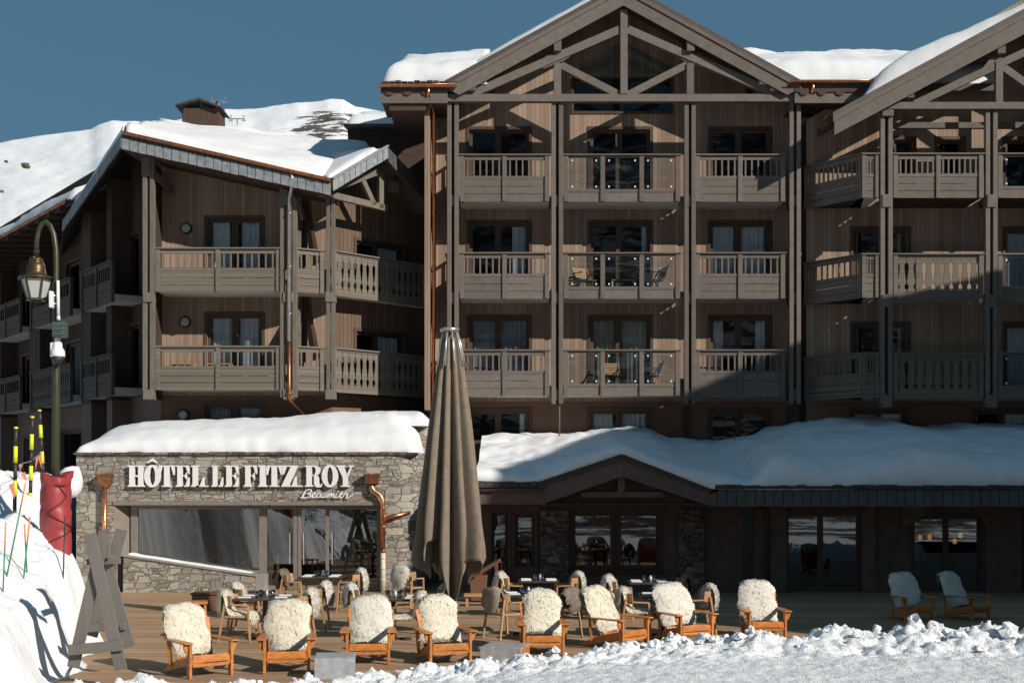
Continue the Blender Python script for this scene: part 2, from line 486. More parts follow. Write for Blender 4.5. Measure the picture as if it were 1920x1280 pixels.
M['fleece'] = m_fleece('cream_fleece', (.82,.73,.55), (.96,.91,.78))
M['fleece_w'] = m_fleece('off_white_fleece', (.82,.75,.64), (.95,.91,.82))
M['fleece_tan'] = m_fleece('beige_fleece', (.42,.33,.23), (.68,.58,.44))
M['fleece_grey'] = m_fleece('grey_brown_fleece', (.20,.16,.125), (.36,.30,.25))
M['dark_wall'] = m_plain('dark_brown_wall', (.14,.098,.078), .85, var=.2, scale=4, stretch=(1,1,1), bmp=.12, spec=.2)
M['plum'] = m_plain('plum_brown_paint', (.16,.108,.092), .7, var=.15, scale=5, spec=.2)
M['shingle_dark'] = m_plain('dark_shingle', (.085,.082,.078), .7, var=.25, scale=7, bmp=.15)
# ---------------------------------------------------------------- building kit
def wall_holes(parent, name, fr, a0, a1, z0, z1, holes, mat, thick=.35, top=None):
    """wall in a frame with rectangular openings (and their reveals); top = optional gable outline above z1"""
    mb = MB()
    A = sorted(set([a0, a1] + [h[0] for h in holes] + [h[1] for h in holes]))
    Z = sorted(set([z0, z1] + [h[2] for h in holes] + [h[3] for h in holes]))
    A = [a for a in A if a0 <= a <= a1]; Z = [z for z in Z if z0 <= z <= z1]
    for i in range(len(A)-1):
        for j in range(len(Z)-1):
            ca, cz = (A[i]+A[i+1])/2, (Z[j]+Z[j+1])/2
            if any(h[0] < ca < h[1] and h[2] < cz < h[3] for h in holes): continue
            mb.add([fr.p(A[i],0,Z[j]), fr.p(A[i+1],0,Z[j]), fr.p(A[i+1],0,Z[j+1]), fr.p(A[i],0,Z[j+1])], [(0,1,2,3)])
    for h in holes:
        c = [(h[0],h[2]),(h[1],h[2]),(h[1],h[3]),(h[0],h[3])]
        for k in range(4):
            (p,q),(r,s) = c[k], c[(k+1)%4]
            mb.add([fr.p(p,0,q), fr.p(r,0,s), fr.p(r,-thick,s), fr.p(p,-thick,q)], [(0,1,2,3)])
    if top:
        mb.add([fr.p(a,0,z) for a,z in top], [tuple(range(len(top)))])
    return mb.build(name, mat, parent, fix=False)

def window(parent, fr, a0, a1, z0, z1, leaves=2, cur=(.35,.8), trim=.09, glass='glass', recess=.10, frame='frame', split=None, fw=.09, room=.9, seed=0):
    """opening a0..a1 x z0..z1: casing, sashes, panes, curtains, dark room behind"""
    mb = MB()
    if trim:                                            # casing boards, proud of the wall
        mb.fbox(fr, a0-trim, a0, .025, -.02, z0, z1+trim); mb.fbox(fr, a1, a1+trim, .025, -.02, z0, z1+trim)
        mb.fbox(fr, a0, a1, .025, -.02, z1, z1+trim)
    cuts = split or [i/leaves for i in range(leaves+1)]
    for k in range(len(cuts)-1):
        b0, b1 = lerp(a0, a1, cuts[k])+.004, lerp(a0, a1, cuts[k+1])-.004
        mb.fbox(fr, b0, b0+fw, -recess, -recess-.06, z0, z1); mb.fbox(fr, b1-fw, b1, -recess, -recess-.06, z0, z1)
        mb.fbox(fr, b0+fw, b1-fw, -recess, -recess-.06, z0, z0+fw*1.3); mb.fbox(fr, b0+fw, b1-fw, -recess, -recess-.06, z1-fw, z1)
    mb.mi = 1                                           # room
    r = -recess-.25; rr = r - room
    mb.add([fr.p(a0-.3,rr,z0-.1),fr.p(a1+.3,rr,z0-.1),fr.p(a1+.3,rr,z1+.2),fr.p(a0-.3,rr,z1+.2)], [(0,1,2,3)])
    for (p,q,s,t) in ((a0-.3,a0-.3,z0-.1,z1+.2),(a1+.3,a1+.3,z0-.1,z1+.2)):
        mb.add([fr.p(p,rr,s),fr.p(p,-.02,s),fr.p(p,-.02,t),fr.p(p,rr,t)], [(0,1,2,3)])
    for z in (z0-.1, z1+.2):
        mb.add([fr.p(a0-.3,rr,z),fr.p(a1+.3,rr,z),fr.p(a1+.3,-.02,z),fr.p(a0-.3,-.02,z)], [(0,1,2,3)])
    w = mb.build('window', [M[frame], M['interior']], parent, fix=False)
    for k in range(len(cuts)-1):
        b0, b1 = lerp(a0, a1, cuts[k])+.004+fw, lerp(a0, a1, cuts[k+1])-.004-fw
        g = MB(); zz0, zz1 = z0+fw*1.3, z1-fw
        g.add([fr.p(b0,-recess-.03,zz0),fr.p(b1,-recess-.03,zz0),fr.p(b1,-recess-.03,zz1),fr.p(b0,-recess-.03,zz1)], [(0,1,2,3)])
        g.build('pane', M[glass], w)
        rnd = random.Random(seed*31+k)
        cv = cur[k % len(cur)] if cur else 0
        if cv > 0:
            c = MB(); c.smooth = True
            wd = (b1-b0)*min(1, cv); s0 = b0 if (k == 0) else b1-wd
            nn = max(8, int(wd*34)); ph = rnd.random()*6
            c.grid(nn, 2, lambda u, v: fr.p(s0+u*wd, -recess-.19+.035*math.sin(u*wd*42+ph)+.02*math.sin(u*wd*17), lerp(z0+.03, z1-.02, v)))
            c.build('curtain', M[('curtain','curtain','curtain_grey','curtain','curtain_warm')[seed % 5]], w, fix=False)
    return w

def railing_slats(mb, fr, a0, a1, zr, zb, zmid, pw, n, bw=.05):
    """one bay: slats above, rail in the middle"""
    mb.fbox(fr, a0, a1, -.015, -.06, zmid-.045, zmid+.045)
    mb.fbox(fr, a0, a1, -.015, -.06, zr-.17, zr-.09)
    for k in range(n):
        a = lerp(a0, a1, (k+.5)/n)
        mb.fbox(fr, a-bw/2, a+bw/2, -.022, -.05, zmid+.045, zr-.17)

def balcony(parent, fr, a0, a1, zt, zb, depth, style='slat', posts=None, mat='paint', nsl=6, cap=True, soffit='soffit', slab=True, pw=.13, slab_poly=None):
    """zt rail top, zb underside of the front.  Parts: balcony (floor slab) > railing, panel(s) / glass panels"""
    mb = MB()
    if slab_poly: mb.prism([Vector((p[0], p[1], zb+.03)) for p in slab_poly], (0,0,.2))
    else: mb.fbox(fr, a0, a1, -.07, -depth, zb+.03, zb+.23)
    mb.mi = 1                                            # dark floor top, added to cut light bounced onto the wall
    if slab_poly: mb.prism([Vector((p[0], p[1], zb+.233)) for p in slab_poly], (0,0,.02))
    else: mb.fbox(fr, a0+.01, a1-.01, -.08, -depth+.01, zb+.233, zb+.255)
    b = mb.build('balcony', [M[soffit], M['dark_wood']], parent)
    r = MB()
    if cap: r.fbox(fr, a0-.03, a1+.03, .05, -.12, zt-.045, zt)
    xs = posts if posts else [a0, (a0+a1)/2, a1]
    ends = []
    for i, x in enumerate(xs):
        if i == 0: q0, q1 = x, x+pw
        elif i == len(xs)-1: q0, q1 = x-pw, x
        else: q0, q1 = x-pw/2, x+pw/2
        ends.append((q0, q1))
        r.fbox(fr, q0, q1, 0.02, -.09, zb, zt-.045)
    r.fbox(fr, a0+pw, a1-pw, -.012, -.075, zt-.10, zt-.048)
    H = zt - zb
    for i in range(len(xs)-1):
        c0, c1 = ends[i][1], ends[i+1][0]
        if style == 'slat':
            zm = zb + H*.51
            railing_slats(r, fr, c0, c1, zt, zb, zm, pw, nsl)
            p = MB(); zp1 = zm-.045
            hgt = (zp1 - zb - .0)/3
            for k in range(3):
                p.fbox(fr, c0+.002, c1-.002, -.025, -.06, zb+.003+k*hgt+(.012 if k else 0), zb+(k+1)*hgt)
            p.build('panel', M[mat], b)
        elif style == 'glass':
            r.fbox(fr, c0, c1, -.015, -.07, zb+H*.20, zb+H*.265)
            p = MB(); p.fbox(fr, c0+.002, c1-.002, -.03, -.06, zb+.004, zb+H*.20)
            p.build('panel', M[mat], b)
            g = MB(); zg0, zg1 = zb+H*.275, zt-.12
            g.add([fr.p(c0+.015,-.035,zg0), fr.p(c1-.015,-.035,zg0), fr.p(c1-.015,-.035,zg1), fr.p(c0+.015,-.035,zg1)], [(0,1,2,3)])
            go = g.build('glass_panel', M['glass_rail'], b)
            cl = MB()
            for ca in (c0+.12, c1-.12):
                for cz in (zg0+.06, zg1-.06): cl.fbox(fr, ca-.02, ca+.02, -.018, -.045, cz-.025, cz+.025)
            cl.build('glass_clips', M['white'], b)
        elif style == 'cut':
            # sawn board balustrade with keyhole gaps
            p = MB(); bwid = .245; n = max(1, round((c1-c0)/bwid)); bw = (c1-c0)/n
            z0b, z1b = zb-.03, zt-.10; hh = z1b - z0b
            prof = [(0,.5),(.14,.5),(.16,.455),(.21,.41),(.25,.30),(.29,.26),(.33,.30),(.37,.43),(.385,.47),(.43,.44),(.55,.36),(.72,.26),(.80,.26),(.85,.36),(.87,.475),(1.0,.475)]
            for k in range(n):
                ac = c0 + (k+.5)*bw
                L = [fr.p(ac - w*bw*.985, -.03, z0b + t*hh) for t, w in prof]
                Rr = [fr.p(ac + w*bw*.985, -.03, z0b + t*hh) for t, w in prof]
                for q in range(len(prof)-1):
                    pr = [L[q], Rr[q], Rr[q+1], L[q+1]]
                    p.prism(pr, -fr.n*.03)
            p.build('panel', M[mat], b)
            r.fbox(fr, c0, c1, -.062, -.10, zb+.10, zb+.17)
    r.build('railing', M[mat], b, bevel=.004)
    return b

def post(parent, fr, ac, z0, z1, w=.125, dpt=.14, mat='paint', b=.0):
    m = MB(); m.fbox(fr, ac-w/2, ac+w/2, b, b-dpt, z0, z1)
    return m.build('post', M[mat], parent, bevel=.006)

def snow_slab(parent, name, A, B, C, D, thick, edge=.5, amp=.12, res=.18, mat='snow', lip=(1,1,1,1), seed=0, drop=0.0, pr=None, nsc=.55):
    """snow lying on the plane A-B (front) D-C (back).  lip: front,right,back,left edges rounded"""
    A, B, C, D = map(Vector, (A,B,C,D))
    L = max((B-A).length, (C-D).length); W = max((D-A).length, (C-B).length)
    nu, nv = max(4, int(L/res)), max(4, int(W/res))
    mb = MB(); mb.smooth = True
    def t_of(u, v):
        t = 1.0
        for d, on in ((v*W, lip[0]), ((1-u)*L, lip[1]), ((1-v)*W, lip[2]), (u*L, lip[3])):
            if on:
                k = min(1, d/(edge*on)); t = min(t, math.sqrt(max(0, 1-(1-k)**2)))
        return t
    def top(u, v):
        p = A.lerp(B, u).lerp(D.lerp(C, u), v)
        n1 = fbm((p.x*nsc+seed*3.1, p.y*nsc, p.z*.3+seed), 4); n2 = fbm((p.x*2.3, p.y*2.3+seed, 5), 3)
        t = t_of(u, v)
        h = (pr(u, v) if pr else 1)*thick
        q = p.copy(); q.z += (h + n1*amp*1.4 + n2*amp*.25)*t
        # overhanging rounded lip at the front
        if lip[0]:
            k = max(0, 1 - v*W/edge); nrm = (A-D); nrm.z = 0
            if nrm.length > 0: q += nrm.normalized()*(.16*math.sin(math.pi*min(1,t*1.0))*k*thick + .05*n2*k)
        return q
    mb.grid(nu, nv, top)
    o = len(mb.v)
    base = [A, B, C, D]
    mb.grid(nu, nv, lambda u, v: A.lerp(B, u).lerp(D.lerp(C, u), v) - Vector((0,0,.02+drop)))
    n = nu*nv
    def side(idx):
        for a, b in zip(idx, idx[1:]): mb.f.append((a, b, b+n, a+n)); mb.m.append(0); mb.sm.append(True)
    side([i for i in range(nu)]); side([(nv-1)*nu+i for i in range(nu)])
    side([j*nu for j in range(nv)]); side([j*nu+nu-1 for j in range(nv)])
    return mb.build(name, M[mat], parent)

def gutter(parent, p, q, r=.075, mat='copper', brackets=True):
    p, q = Vector(p), Vector(q); d = (q-p); L = d.length; d.normalize()
    sdv = Vector((d.y, -d.x, 0)).normalized()
    mb = MB(); mb.smooth = True; n = 9
    def fn(u, v):
        a = math.pi*(v)
        return p.lerp(q, u) + sdv*(math.cos(a)*r) - Vector((0,0,1))*(math.sin(a)*r)
    mb.grid(2, n, fn)
    def fn2(u, v):
        a = math.pi*(v)
        return p.lerp(q, u) + sdv*(math.cos(a)*(r-.012)) - Vector((0,0,1))*(math.sin(a)*(r-.012)-.001)
    mb.grid(2, n, fn2)
    mb.tube([p + sdv*r, q + sdv*r], .012, 6)
    if brackets:
        k = int(L/.75)
        for i in range(k):
            c = p + d*(L*(i+.5)/k)
            mb.tube([c + sdv*math.cos(math.pi*j/8)*(r+.006) - Vector((0,0,1))*math.sin(math.pi*j/8)*(r+.006) for j in range(9)], .011, 5)
    return mb.build('gutter', M[mat], parent, fix=False)

def shingles(parent, p, q, h, w=.20, mat='shingle', outward=None, lean=.02):
    """row of upright shingles hung along p-q (top edge), on a dark backing"""
    p, q = Vector(p), Vector(q); d = q-p; L = d.length; dn = d.normalized()
    out = Vector(outward).normalized() if outward else Vector((dn.y, -dn.x, 0)).normalized()
    dnz = Vector((0,0,-1))
    mb = MB(); n = max(2, round(L/w)); rnd = random.Random(int(L*100))
    mb.mi = 1
    mb.prism([p, q, q+dnz*h*1.02, p+dnz*h*1.02], -out*.05)
    mb.mi = 0
    for i in range(n):
        a = p + dn*(L*(i+.04)/n); b = p + dn*(L*(i+.96)/n)
        hh = h*(.98+.05*rnd.random()); o = out*(.004+.014*rnd.random())
        mb.prism([a+o, b+o, b+dnz*hh+o+out*lean, a+dnz*hh+o+out*lean], out*.014)
    return mb.build('fascia_shingles', [M[mat], M['dark_wood']], parent)

def gable_truss(parent, fr, X, zt, zb, apex_z, xc, name='truss', mat='paint'):
    pass
# ================================================================= MAIN GABLED BUILDING
D0 = 36.9; DW = 38.14
FR = front(D0); WL = front(DW)
main = thing('hotel_building', 'tall central timber chalet block with wide gable, three balcony rows and snowy roof', 'building', (PX(1169, D0), D0, 0))
flo_t = [289, 473, 655]; flo_b = [378, 560, 742]
holes = []; wins = []
for i, (wx0, wx1) in enumerate(((880,992),(1107,1219),(1332,1443))):
    for k in range(3):
        zt_ = PZ([243,418,595][k], DW); zb_ = PZ([376,556,738][k], DW)
        holes.append((PX(wx0,DW), PX(wx1,DW), zb_, zt_)); wins.append((i,k))
    holes.append((PX(wx0,DW), PX(wx1,DW), PZ(832,DW), PZ(770,DW))); wins.append((i,3))
xa0, xa1 = PX(797,DW), PX(1560,DW)
zE = PZ(176, DW)
cx = PX(1169, DW)
att = (PX(1076,DW), PX(1257,DW), PZ(209,DW), PZ(150,DW))        # attic glazing behind the truss
zsplit = PZ(752, DW)
up = [h for h in holes if h[2] > zsplit] + [att]; lo = [h for h in holes if h[2] <= zsplit]
hw = 4.95
zA = PZ(-8, DW)
wall_holes(main, 'wall', WL, xa0, xa1, zsplit, zE+.6, up, M['clad'], top=None)
g = MB(); zg = zE+.6
g.add([WL.p(cx-hw,0,zg), WL.p(cx+hw,0,zg), WL.p(cx,0,zg+hw*.55)], [(0,1,2)])
g.build('gable_wall', M['clad'], main, fix=False)
wall_holes(main, 'ground_floor_wall', WL, xa0, xa1, 0, zsplit, lo, M['brown_render'])
cm = {(0,0):(0,0),(0,1):(0,.55),(0,2):(1,1),(0,3):(0,.25),(1,0):(0,0),(1,1):(0,.18),(1,2):(1,1),(1,3):(.9,1),
      (2,0):(0,0),(2,1):(1,1),(2,2):(.5,.4),(2,3):(0,0)}
for h, (i,k) in zip(holes, wins):
    window(main, WL, h[0], h[1], h[2], h[3], 2, cm[(i,k)], split=[0,.48,1], seed=i*7+k)
# attic window: two panes and a low rail
a = MB(); a.fbox(WL, att[0]-.08, att[0], .03, -.1, att[2]-.08, att[3]); a.fbox(WL, att[1], att[1]+.08, .03, -.1, att[2]-.08, att[3])
a.fbox(WL, att[0], att[1], .03, -.1, att[2]-.08, att[2]); a.fbox(WL, att[0]-.08, att[1]+.08, .03, -.1, att[3], att[3]+.09)
a.fbox(WL, (att[0]+att[1])/2-.06, (att[0]+att[1])/2+.06, -.02, -.1, att[2], att[3])
a.mi = 1
a.add([WL.p(att[0],-.34,att[2]),WL.p(att[1],-.34,att[2]),WL.p(att[1],-.34,att[3]),WL.p(att[0],-.34,att[3])], [(0,1,2,3)])
aw = a.build('attic_window', [M['frame'], M['interior']], main)
for s in (0,1):
    q = MB(); w2 = (att[1]-att[0])/2; b0 = att[0]+s*w2+.06*s; b1 = att[0]+(s+1)*w2-.06*(1-s)
    q.add([WL.p(b0,-.05,att[2]),WL.p(b1,-.05,att[2]),WL.p(b1,-.05,att[3]),WL.p(b0,-.05,att[3])], [(0,1,2,3)]); q.build('pane', M['glass'], aw)
# sloping light above it, under the rafters
for s in (-1,1):
    q = MB(); x0 = cx+s*.12; x1 = cx+s*1.75
    zz = att[3]+.16
    q.prism([WL.p(x0,.01,zz), WL.p(x1,.01,zz), WL.p(x1,.01,zz+.05), WL.p(x0,.01,zz+.92)], -WL.n*.02)
    q.build('attic_pane', M['glass'], main)
# balconies
bays = [(862,1030),(1057,1275),(1304,1472)]
for k in range(3):
    for i, (bx0, bx1) in enumerate(bays):
        st = 'glass' if i == 1 else 'slat'
        a0, a1 = PX(bx0,D0), PX(bx1,D0)
        ps = [a0, lerp(a0,a1,.335), lerp(a0,a1,.67), a1] if i == 1 else None
        balcony(main, FR, a0, a1, PZ(flo_t[k],D0), PZ(flo_b[k],D0), DW-D0-.02, st, ps, nsl=6)
# short balcony returns at the outer ends, between the posts and the wall
for k in range(3):
    for (xp, s) in ((1503, 1),(836,-1)):
        f2 = Frame((PX(xp,D0), D0+.1), (0,1)) if s > 0 else Frame((PX(xp,D0), DW-.05), (0,-1))
        m = MB(); zt_, zb_ = PZ(flo_t[k],D0), PZ(flo_b[k],D0)
        m.fbox(f2, 0, 1.05, .0, -.05, zb_, zb_+.75); m.fbox(f2, 0, 1.05, .03, -.06, zt_-.06, zt_)
        for j in range(5): m.fbox(f2, .05+j*.22, .11+j*.22, 0, -.04, zb_+.75, zt_-.06)
        m.build('side_railing', M['paint'], main)
# posts in pairs, blocks where the floors meet them
zt_ = PZ(192,D0)
for xp in (842.6, 856, 1037.9, 1051.6, 1286.7, 1300.1, 1483.5, 1496.9):
    post(main, FR, PX(xp,D0), PZ(757,D0), zt_, b=.06)
for xp in (849.5, 1044.8, 1293.4, 1490.2):
    m = MB(); a = PX(xp,D0); m.fbox(FR, a-.06, a+.06, -.12, -.17, PZ(757,D0), zt_); m.build('post_filler', M['dark_wood'], main)  # dark filler added to stop sun slits between the posts
    for k in range(3):
        m = MB(); a = PX(xp,D0); z = PZ(flo_b[k]-2,D0)
        m.fbox(FR, a-.115, a+.115, .0, -.30, z-.16, z+.16); m.build('post_block', M['paint'], main, bevel=.006)
        m = MB(); m.fbox(FR, a-.045, a+.045, -.06, -.9, z-.10, z+.12); m.build('bracket', M['dark_wood'], main)
m = MB(); a = PX(1049,D0); m.tube([FR.p(a,-.05,PZ(757,D0)), FR.p(a,-.05,PZ(822,D0))], .022, 8); m.build('rod', M['paint'], main)
for xp in (1283, 1290, 1478):
    m = MB(); a = PX(xp,DW); m.beam(WL.p(a,.05,PZ(762,DW)), WL.p(a+.02,.05,PZ(830,DW)), .1, .06, (0,1,0)); m.build('wall_strut', M['dark_wood'], main)
# truss
def bar(parent, fr, p, q, h, w=.16, b=0, mat='paint', name='truss_beam'):
    (x0,y0),(x1,y1) = p, q
    a0,z0 = fr.px(x0,y0); a1,z1 = fr.px(x1,y1)
    m = MB(); m.beam(fr.p(a0,b,z0), fr.p(a1,b,z1), w, h*fr_scale(fr, (x0+x1)/2), fr.n.cross(fr.p(a1,b,z1)-fr.p(a0,b,z0)))
    return m.build(name, M[mat], parent, bevel=.006)
def fr_scale(fr, x):
    t, _ = fr.px(x); return fr.p(t,0,0).y/F
bar(main, FR, (828,186.5), (1506,186.5), 14, .20, .06, name='tie_beam')
bar(main, FR, (1169,22), (1169,180), 13.5, .16, .10, name='king_post')
for s in (-1,1):
    def X(d): return 1169 + s*d
    bar(main, FR, (X(7),58), (X(298),184), 15, .16, .05)                 # inner rafter... long brace down to the tie beam
    bar(main, FR, (X(124),122), (X(124),180), 13.5, .16, .08)            # queen post
    bar(main, FR, (X(124),80), (X(124),101), 14, .30, .10, name='purlin_end')
    bar(main, FR, (X(118),124), (X(8),180), 13.5, .14, .04)
    m = MB(); a = [FR.px(X(d),y) for d,y in ((100,108),(142,104),(160,122),(150,131),(112,116))]
    m.prism([FR.p(q[0],.09,q[1]) for q in a], -FR.n*.12); m.build('gusset', M['paint'], main)
# gable roof: verge boards, slab, dark roof edge
DV = 36.6
FV = front(DV)
zap = PZ(-33, DV); xap = PX(1169, DV); slope = .55; half = PX(1504,DV)-xap
roof = None
m = MB()
for s in (-1,1):
    m.prism([Vector((xap,DV,zap)), Vector((xap+s*half,DV,zap-slope*half)), Vector((xap+s*half,DV,zap-slope*half-.18)), Vector((xap,DV,zap-.18))], (0,11.5,0))
roof = m.build('gable_roof', M['roofdark'], main)
for s in (-1,1):
    m = MB()
    m.prism([Vector((xap,DV-.03,zap-.15)), Vector((xap+s*(half-.02),DV-.03,zap-.15-slope*(half-.02))), Vector((xap+s*(half-.02),DV-.03,zap-.27-slope*(half-.02))), Vector((xap,DV-.03,zap-.27))], (0,.06,0))
    m.prism([Vector((xap,DV+.005,zap-.25)), Vector((xap+s*(half-.05),DV+.005,zap-.25-slope*(half-.05))), Vector((xap+s*(half-.42),DV+.005,zap-.62-slope*(half-.42)-.02)), Vector((xap,DV+.005,zap-.66))], (0,.06,0))
    m.build('verge_board', M['paint'], main)
    # snow on each slope
    e0, e1 = .10, half-.25
    A = Vector((xap+s*e1,DV+.28,zap-slope*e1)); B = Vector((xap,DV+.28,zap)); C = B+Vector((0,9.5,0)); Dd = A+Vector((0,9.5,0))
    if s > 0: A, B, C, Dd = B, A, Dd, C
    snow_slab(roof, 'snow', A, B, C, Dd, .30 if s < 0 else .20, .35, .05, .25, lip=(1,1 if s>0 else 0,1,1 if s<0 else 0), seed=3+s)
# soffit purlins under the verge
for d in (124, 250):
    for s in (-1,1):
        a,z = FR.px(1169+s*d, 0); z = zap - slope*abs(PX(1169+s*d,D0)-xap) - .40
        m = MB(); m.box(a-.09,a+.09, DV+.08, DW, z-.2, z+.02); m.build('purlin', M['dark_wood'], main)
# long roof with its eave towards us
ze = PZ(157, 36.64); ye = 36.64; yr = 42.2; sl = .40; zr = ze + sl*(yr-ye)
xl, xr = PX(712, 36.3), 14.0
m = MB()
for (q0,q1) in ((xl, xap-half+.9),(xap+half-.9, xr)):
    m.prism([Vector((q0,ye,ze)), Vector((q0,yr,zr)), Vector((q0,48,zr-sl*5.8)), Vector((q0,48,zr-sl*5.8-.2)), Vector((q0,yr,zr-.2)), Vector((q0,ye,ze-.2))], (q1-q0,0,0))
lroof = m.build('roof', M['roofdark'], main)
m = MB(); rnd = random.Random(4)
for i in range(40):                                    # slate edge showing under the snow
    x = xl + .05 + i*.36
    if x > 11.4: break
    if abs(x-xap) < half-.2: continue
    for k in range(2):
        xx = x + k*.18; m.box(xx, xx+.165, ye-.06-.02*rnd.random(), ye+.35, ze+.012+.02*rnd.random()*k, ze+.035+.05*rnd.random())
m.build('slate_edge', M['tile'], lroof)
for (x0,x1) in ((712,838),(1495,1700)):
    m = MB(); z = PZ(175,36.3)
    m.box(PX(x0,36.3), PX(x1,36.3), ye-.02, ye+.06, PZ(187,36.3), PZ(163,36.3)); m.build('fascia', M['paint'], main)
    m = MB()
    m.box(PX(x0+2,36.3), PX(x1,36.3), ye+.02, DW, PZ(186,36.3), PZ(183,36.3)); m.build('eave_soffit', M['dark_wood'], main)
    n = int((x1-x0)/34)
    m = MB()
    for i in range(n):
        xx = PX(x0+17+34*i,36.3); m.lathe([(.13,0),(.13,.05)], (xx,ye-.03,0), 14)
    # scalloped shadow board under the gutter
    m = MB()
    for i in range(n):
        xx = PX(x0+17+34*i,36.3)
        m.prism([Vector((xx+.12*math.cos(t), ye-.03, PZ(167,36.3)-.10*math.sin(t))) for t in [math.pi*j/8 for j in range(9)]], (0,-.03,0))
    m.box(PX(x0,36.3), PX(x1,36.3), ye-.06, ye-.025, PZ(167,36.3), PZ(160,36.3))
    m.build('eave_board', M['dark_wood'], main)
gutter(main, (PX(710,36.5),36.5,PZ(159,36.5)), (PX(856,36.5),36.5,PZ(159,36.5)), .085)
gutter(main, (PX(1482,36.5),36.5,PZ(152,36.5)), (PX(1690,36.5),36.5,PZ(152,36.5)), .075)
m = MB(); m.box(PX(732,37),PX(800,37), 36.7, 39.5, PZ(213,37), PZ(187,37)); m.build('eave_box', M['dark_wood'], main)
def ridge_pr(u, v): return 1.0
xs_ = [(xl+.02, xap-half+1.2),(xap+half-1.2, 13.9)]
for k, (x0, x1) in enumerate(xs_):
    A = Vector((x0,ye+.10,ze+.03)); B = Vector((x1,ye+.10,ze+.03)); C = Vector((x1,yr,zr)); Dd = Vector((x0,yr,zr))
    snow_slab(lroof, 'snow', A, B, C, Dd, .62, .75, .12, .16, lip=(1,0,1,1 if k==0 else 0), seed=11+k)
# left end: pale outer corner and side wall, copper pipes
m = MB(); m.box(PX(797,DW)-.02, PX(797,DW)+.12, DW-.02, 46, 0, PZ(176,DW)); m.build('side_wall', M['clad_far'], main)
m = MB(); m.box(PX(796,36.95), PX(805.5,36.95), 36.95, DW-.03, PZ(770,37.6), PZ(187,37.6)); m.build('corner_pilaster', M['clad'], main)
m = MB(); d=37.3
m.tube([P(803,163,36.55), P(803,176,36.58), P(804,190,36.7), P(812,205,d), P(814,240,d), P(814,520,d), P(812,760,d)], .055, 10)
for y in (300,400,500,600,700): m.tube([P(813.5,y,d)+Vector((0,0,-.03)), P(813.5,y,d)+Vector((0,0,.03))], .068, 10)
m.build('downpipe', M['copper'], main)
m = MB()
m.tube([P(1524,155,36.55), P(1524,168,36.57), P(1523,182,36.7), P(1521,190,37.2)], .055, 10); m.build('downpipe', M['copper'], main)
m = MB()
m.tube([P(1521,190,37.2), P(1530,225,37.9), P(1526,262,37.9), P(1505,276,38.0)], .045, 8); m.build('downpipe', M['dark_wood'], main)

# ================================================================= RIGHT GABLED BUILDING
DR = 35.8; DRW = 37.3
FRR = front(DR); WR = front(DRW)
rb = thing('hotel_building', 'right-hand timber chalet block whose gable and balconies are cut by the photo edge', 'building', (PX(1980,DR), DR, 0))
rt = [287,475,660]; rbot = [371,558,745]
holes = []; wl_ = []
for k,(y0,y1) in enumerate(((262,368),(430,556),(608,742))):
    for (x0,x1) in (((1676,1712),(1757,1805)) if k == 0 else ((1600,1702),)):
        holes.append((PX(x0,DRW), PX(x1,DRW), PZ(y1,DRW), PZ(y0,DRW))); wl_.append(k)
    for (x0,x1) in ((1885,1985),(2060,2160)):
        holes.append((PX(x0,DRW), PX(x1,DRW), PZ(y1,DRW), PZ(y0,DRW))); wl_.append(k)
lowh = [(PX(x0,DRW),PX(x1,DRW),PZ(830,DRW),PZ(770,DRW)) for x0,x1 in ((1597,1700),(1826,1935))]
r0, r1 = PX(1512,DRW), PX(2440,DRW)
zs = PZ(752,DRW); zt_ = PZ(225,DRW)
wall_holes(rb, 'wall', WR, r0, r1, zs, zt_, holes, M['clad'])
wall_holes(rb, 'ground_floor_wall', WR, r0, r1, 0, zs, lowh, M['brown_render'])
xc = PX(1980, 35.45)
g = MB(); g.add([WR.p(r0,0,zt_), WR.p(r1,0,zt_), WR.p(xc,0,zt_+(r1-r0)/2*.50)], [(0,1,2)]); g.build('gable_wall', M['clad'], rb, fix=False)
m = MB(); m.box(r0-.01, r0+.2, DRW+.01, 46, 0, zt_); m.build('side_wall', M['clad_far'], rb)
for j,(h,k) in enumerate(zip(holes, wl_)):
    window(rb, WR, *h, 2 if h[1]-h[0] > .9 else 1, ((0,0) if k==0 else ((.8,.7),(.2,.2),(1,.5))[j%3]), seed=40+j)
for j,h in enumerate(lowh): window(rb, WR, *h, 2, (.0,.9), seed=60+j)
zz = PZ(207,DR)
rposts = (1654, 1668.6, 1851, 1865, 2097, 2111, 2290, 2304)
for xp in rposts: post(rb, FRR, PX(xp,DR), PZ(757,DR), zz, b=.06)
for xp in (1661.5, 1858, 2104, 2297):
    m = MB(); a = PX(xp,DR); m.fbox(FRR, a-.06, a+.06, -.12, -.17, PZ(757,DR), zz); m.build('post_filler', M['dark_wood'], rb)  # same added filler, blocks sunlight between paired posts
    for k in range(3):
        m = MB(); a = PX(xp,DR); z = PZ(rbot[k]+6,DR); m.fbox(FRR, a-.13, a+.13, .09, -.28, z-.19, z+.17); m.build('post_block', M['paint'], rb, bevel=.006)
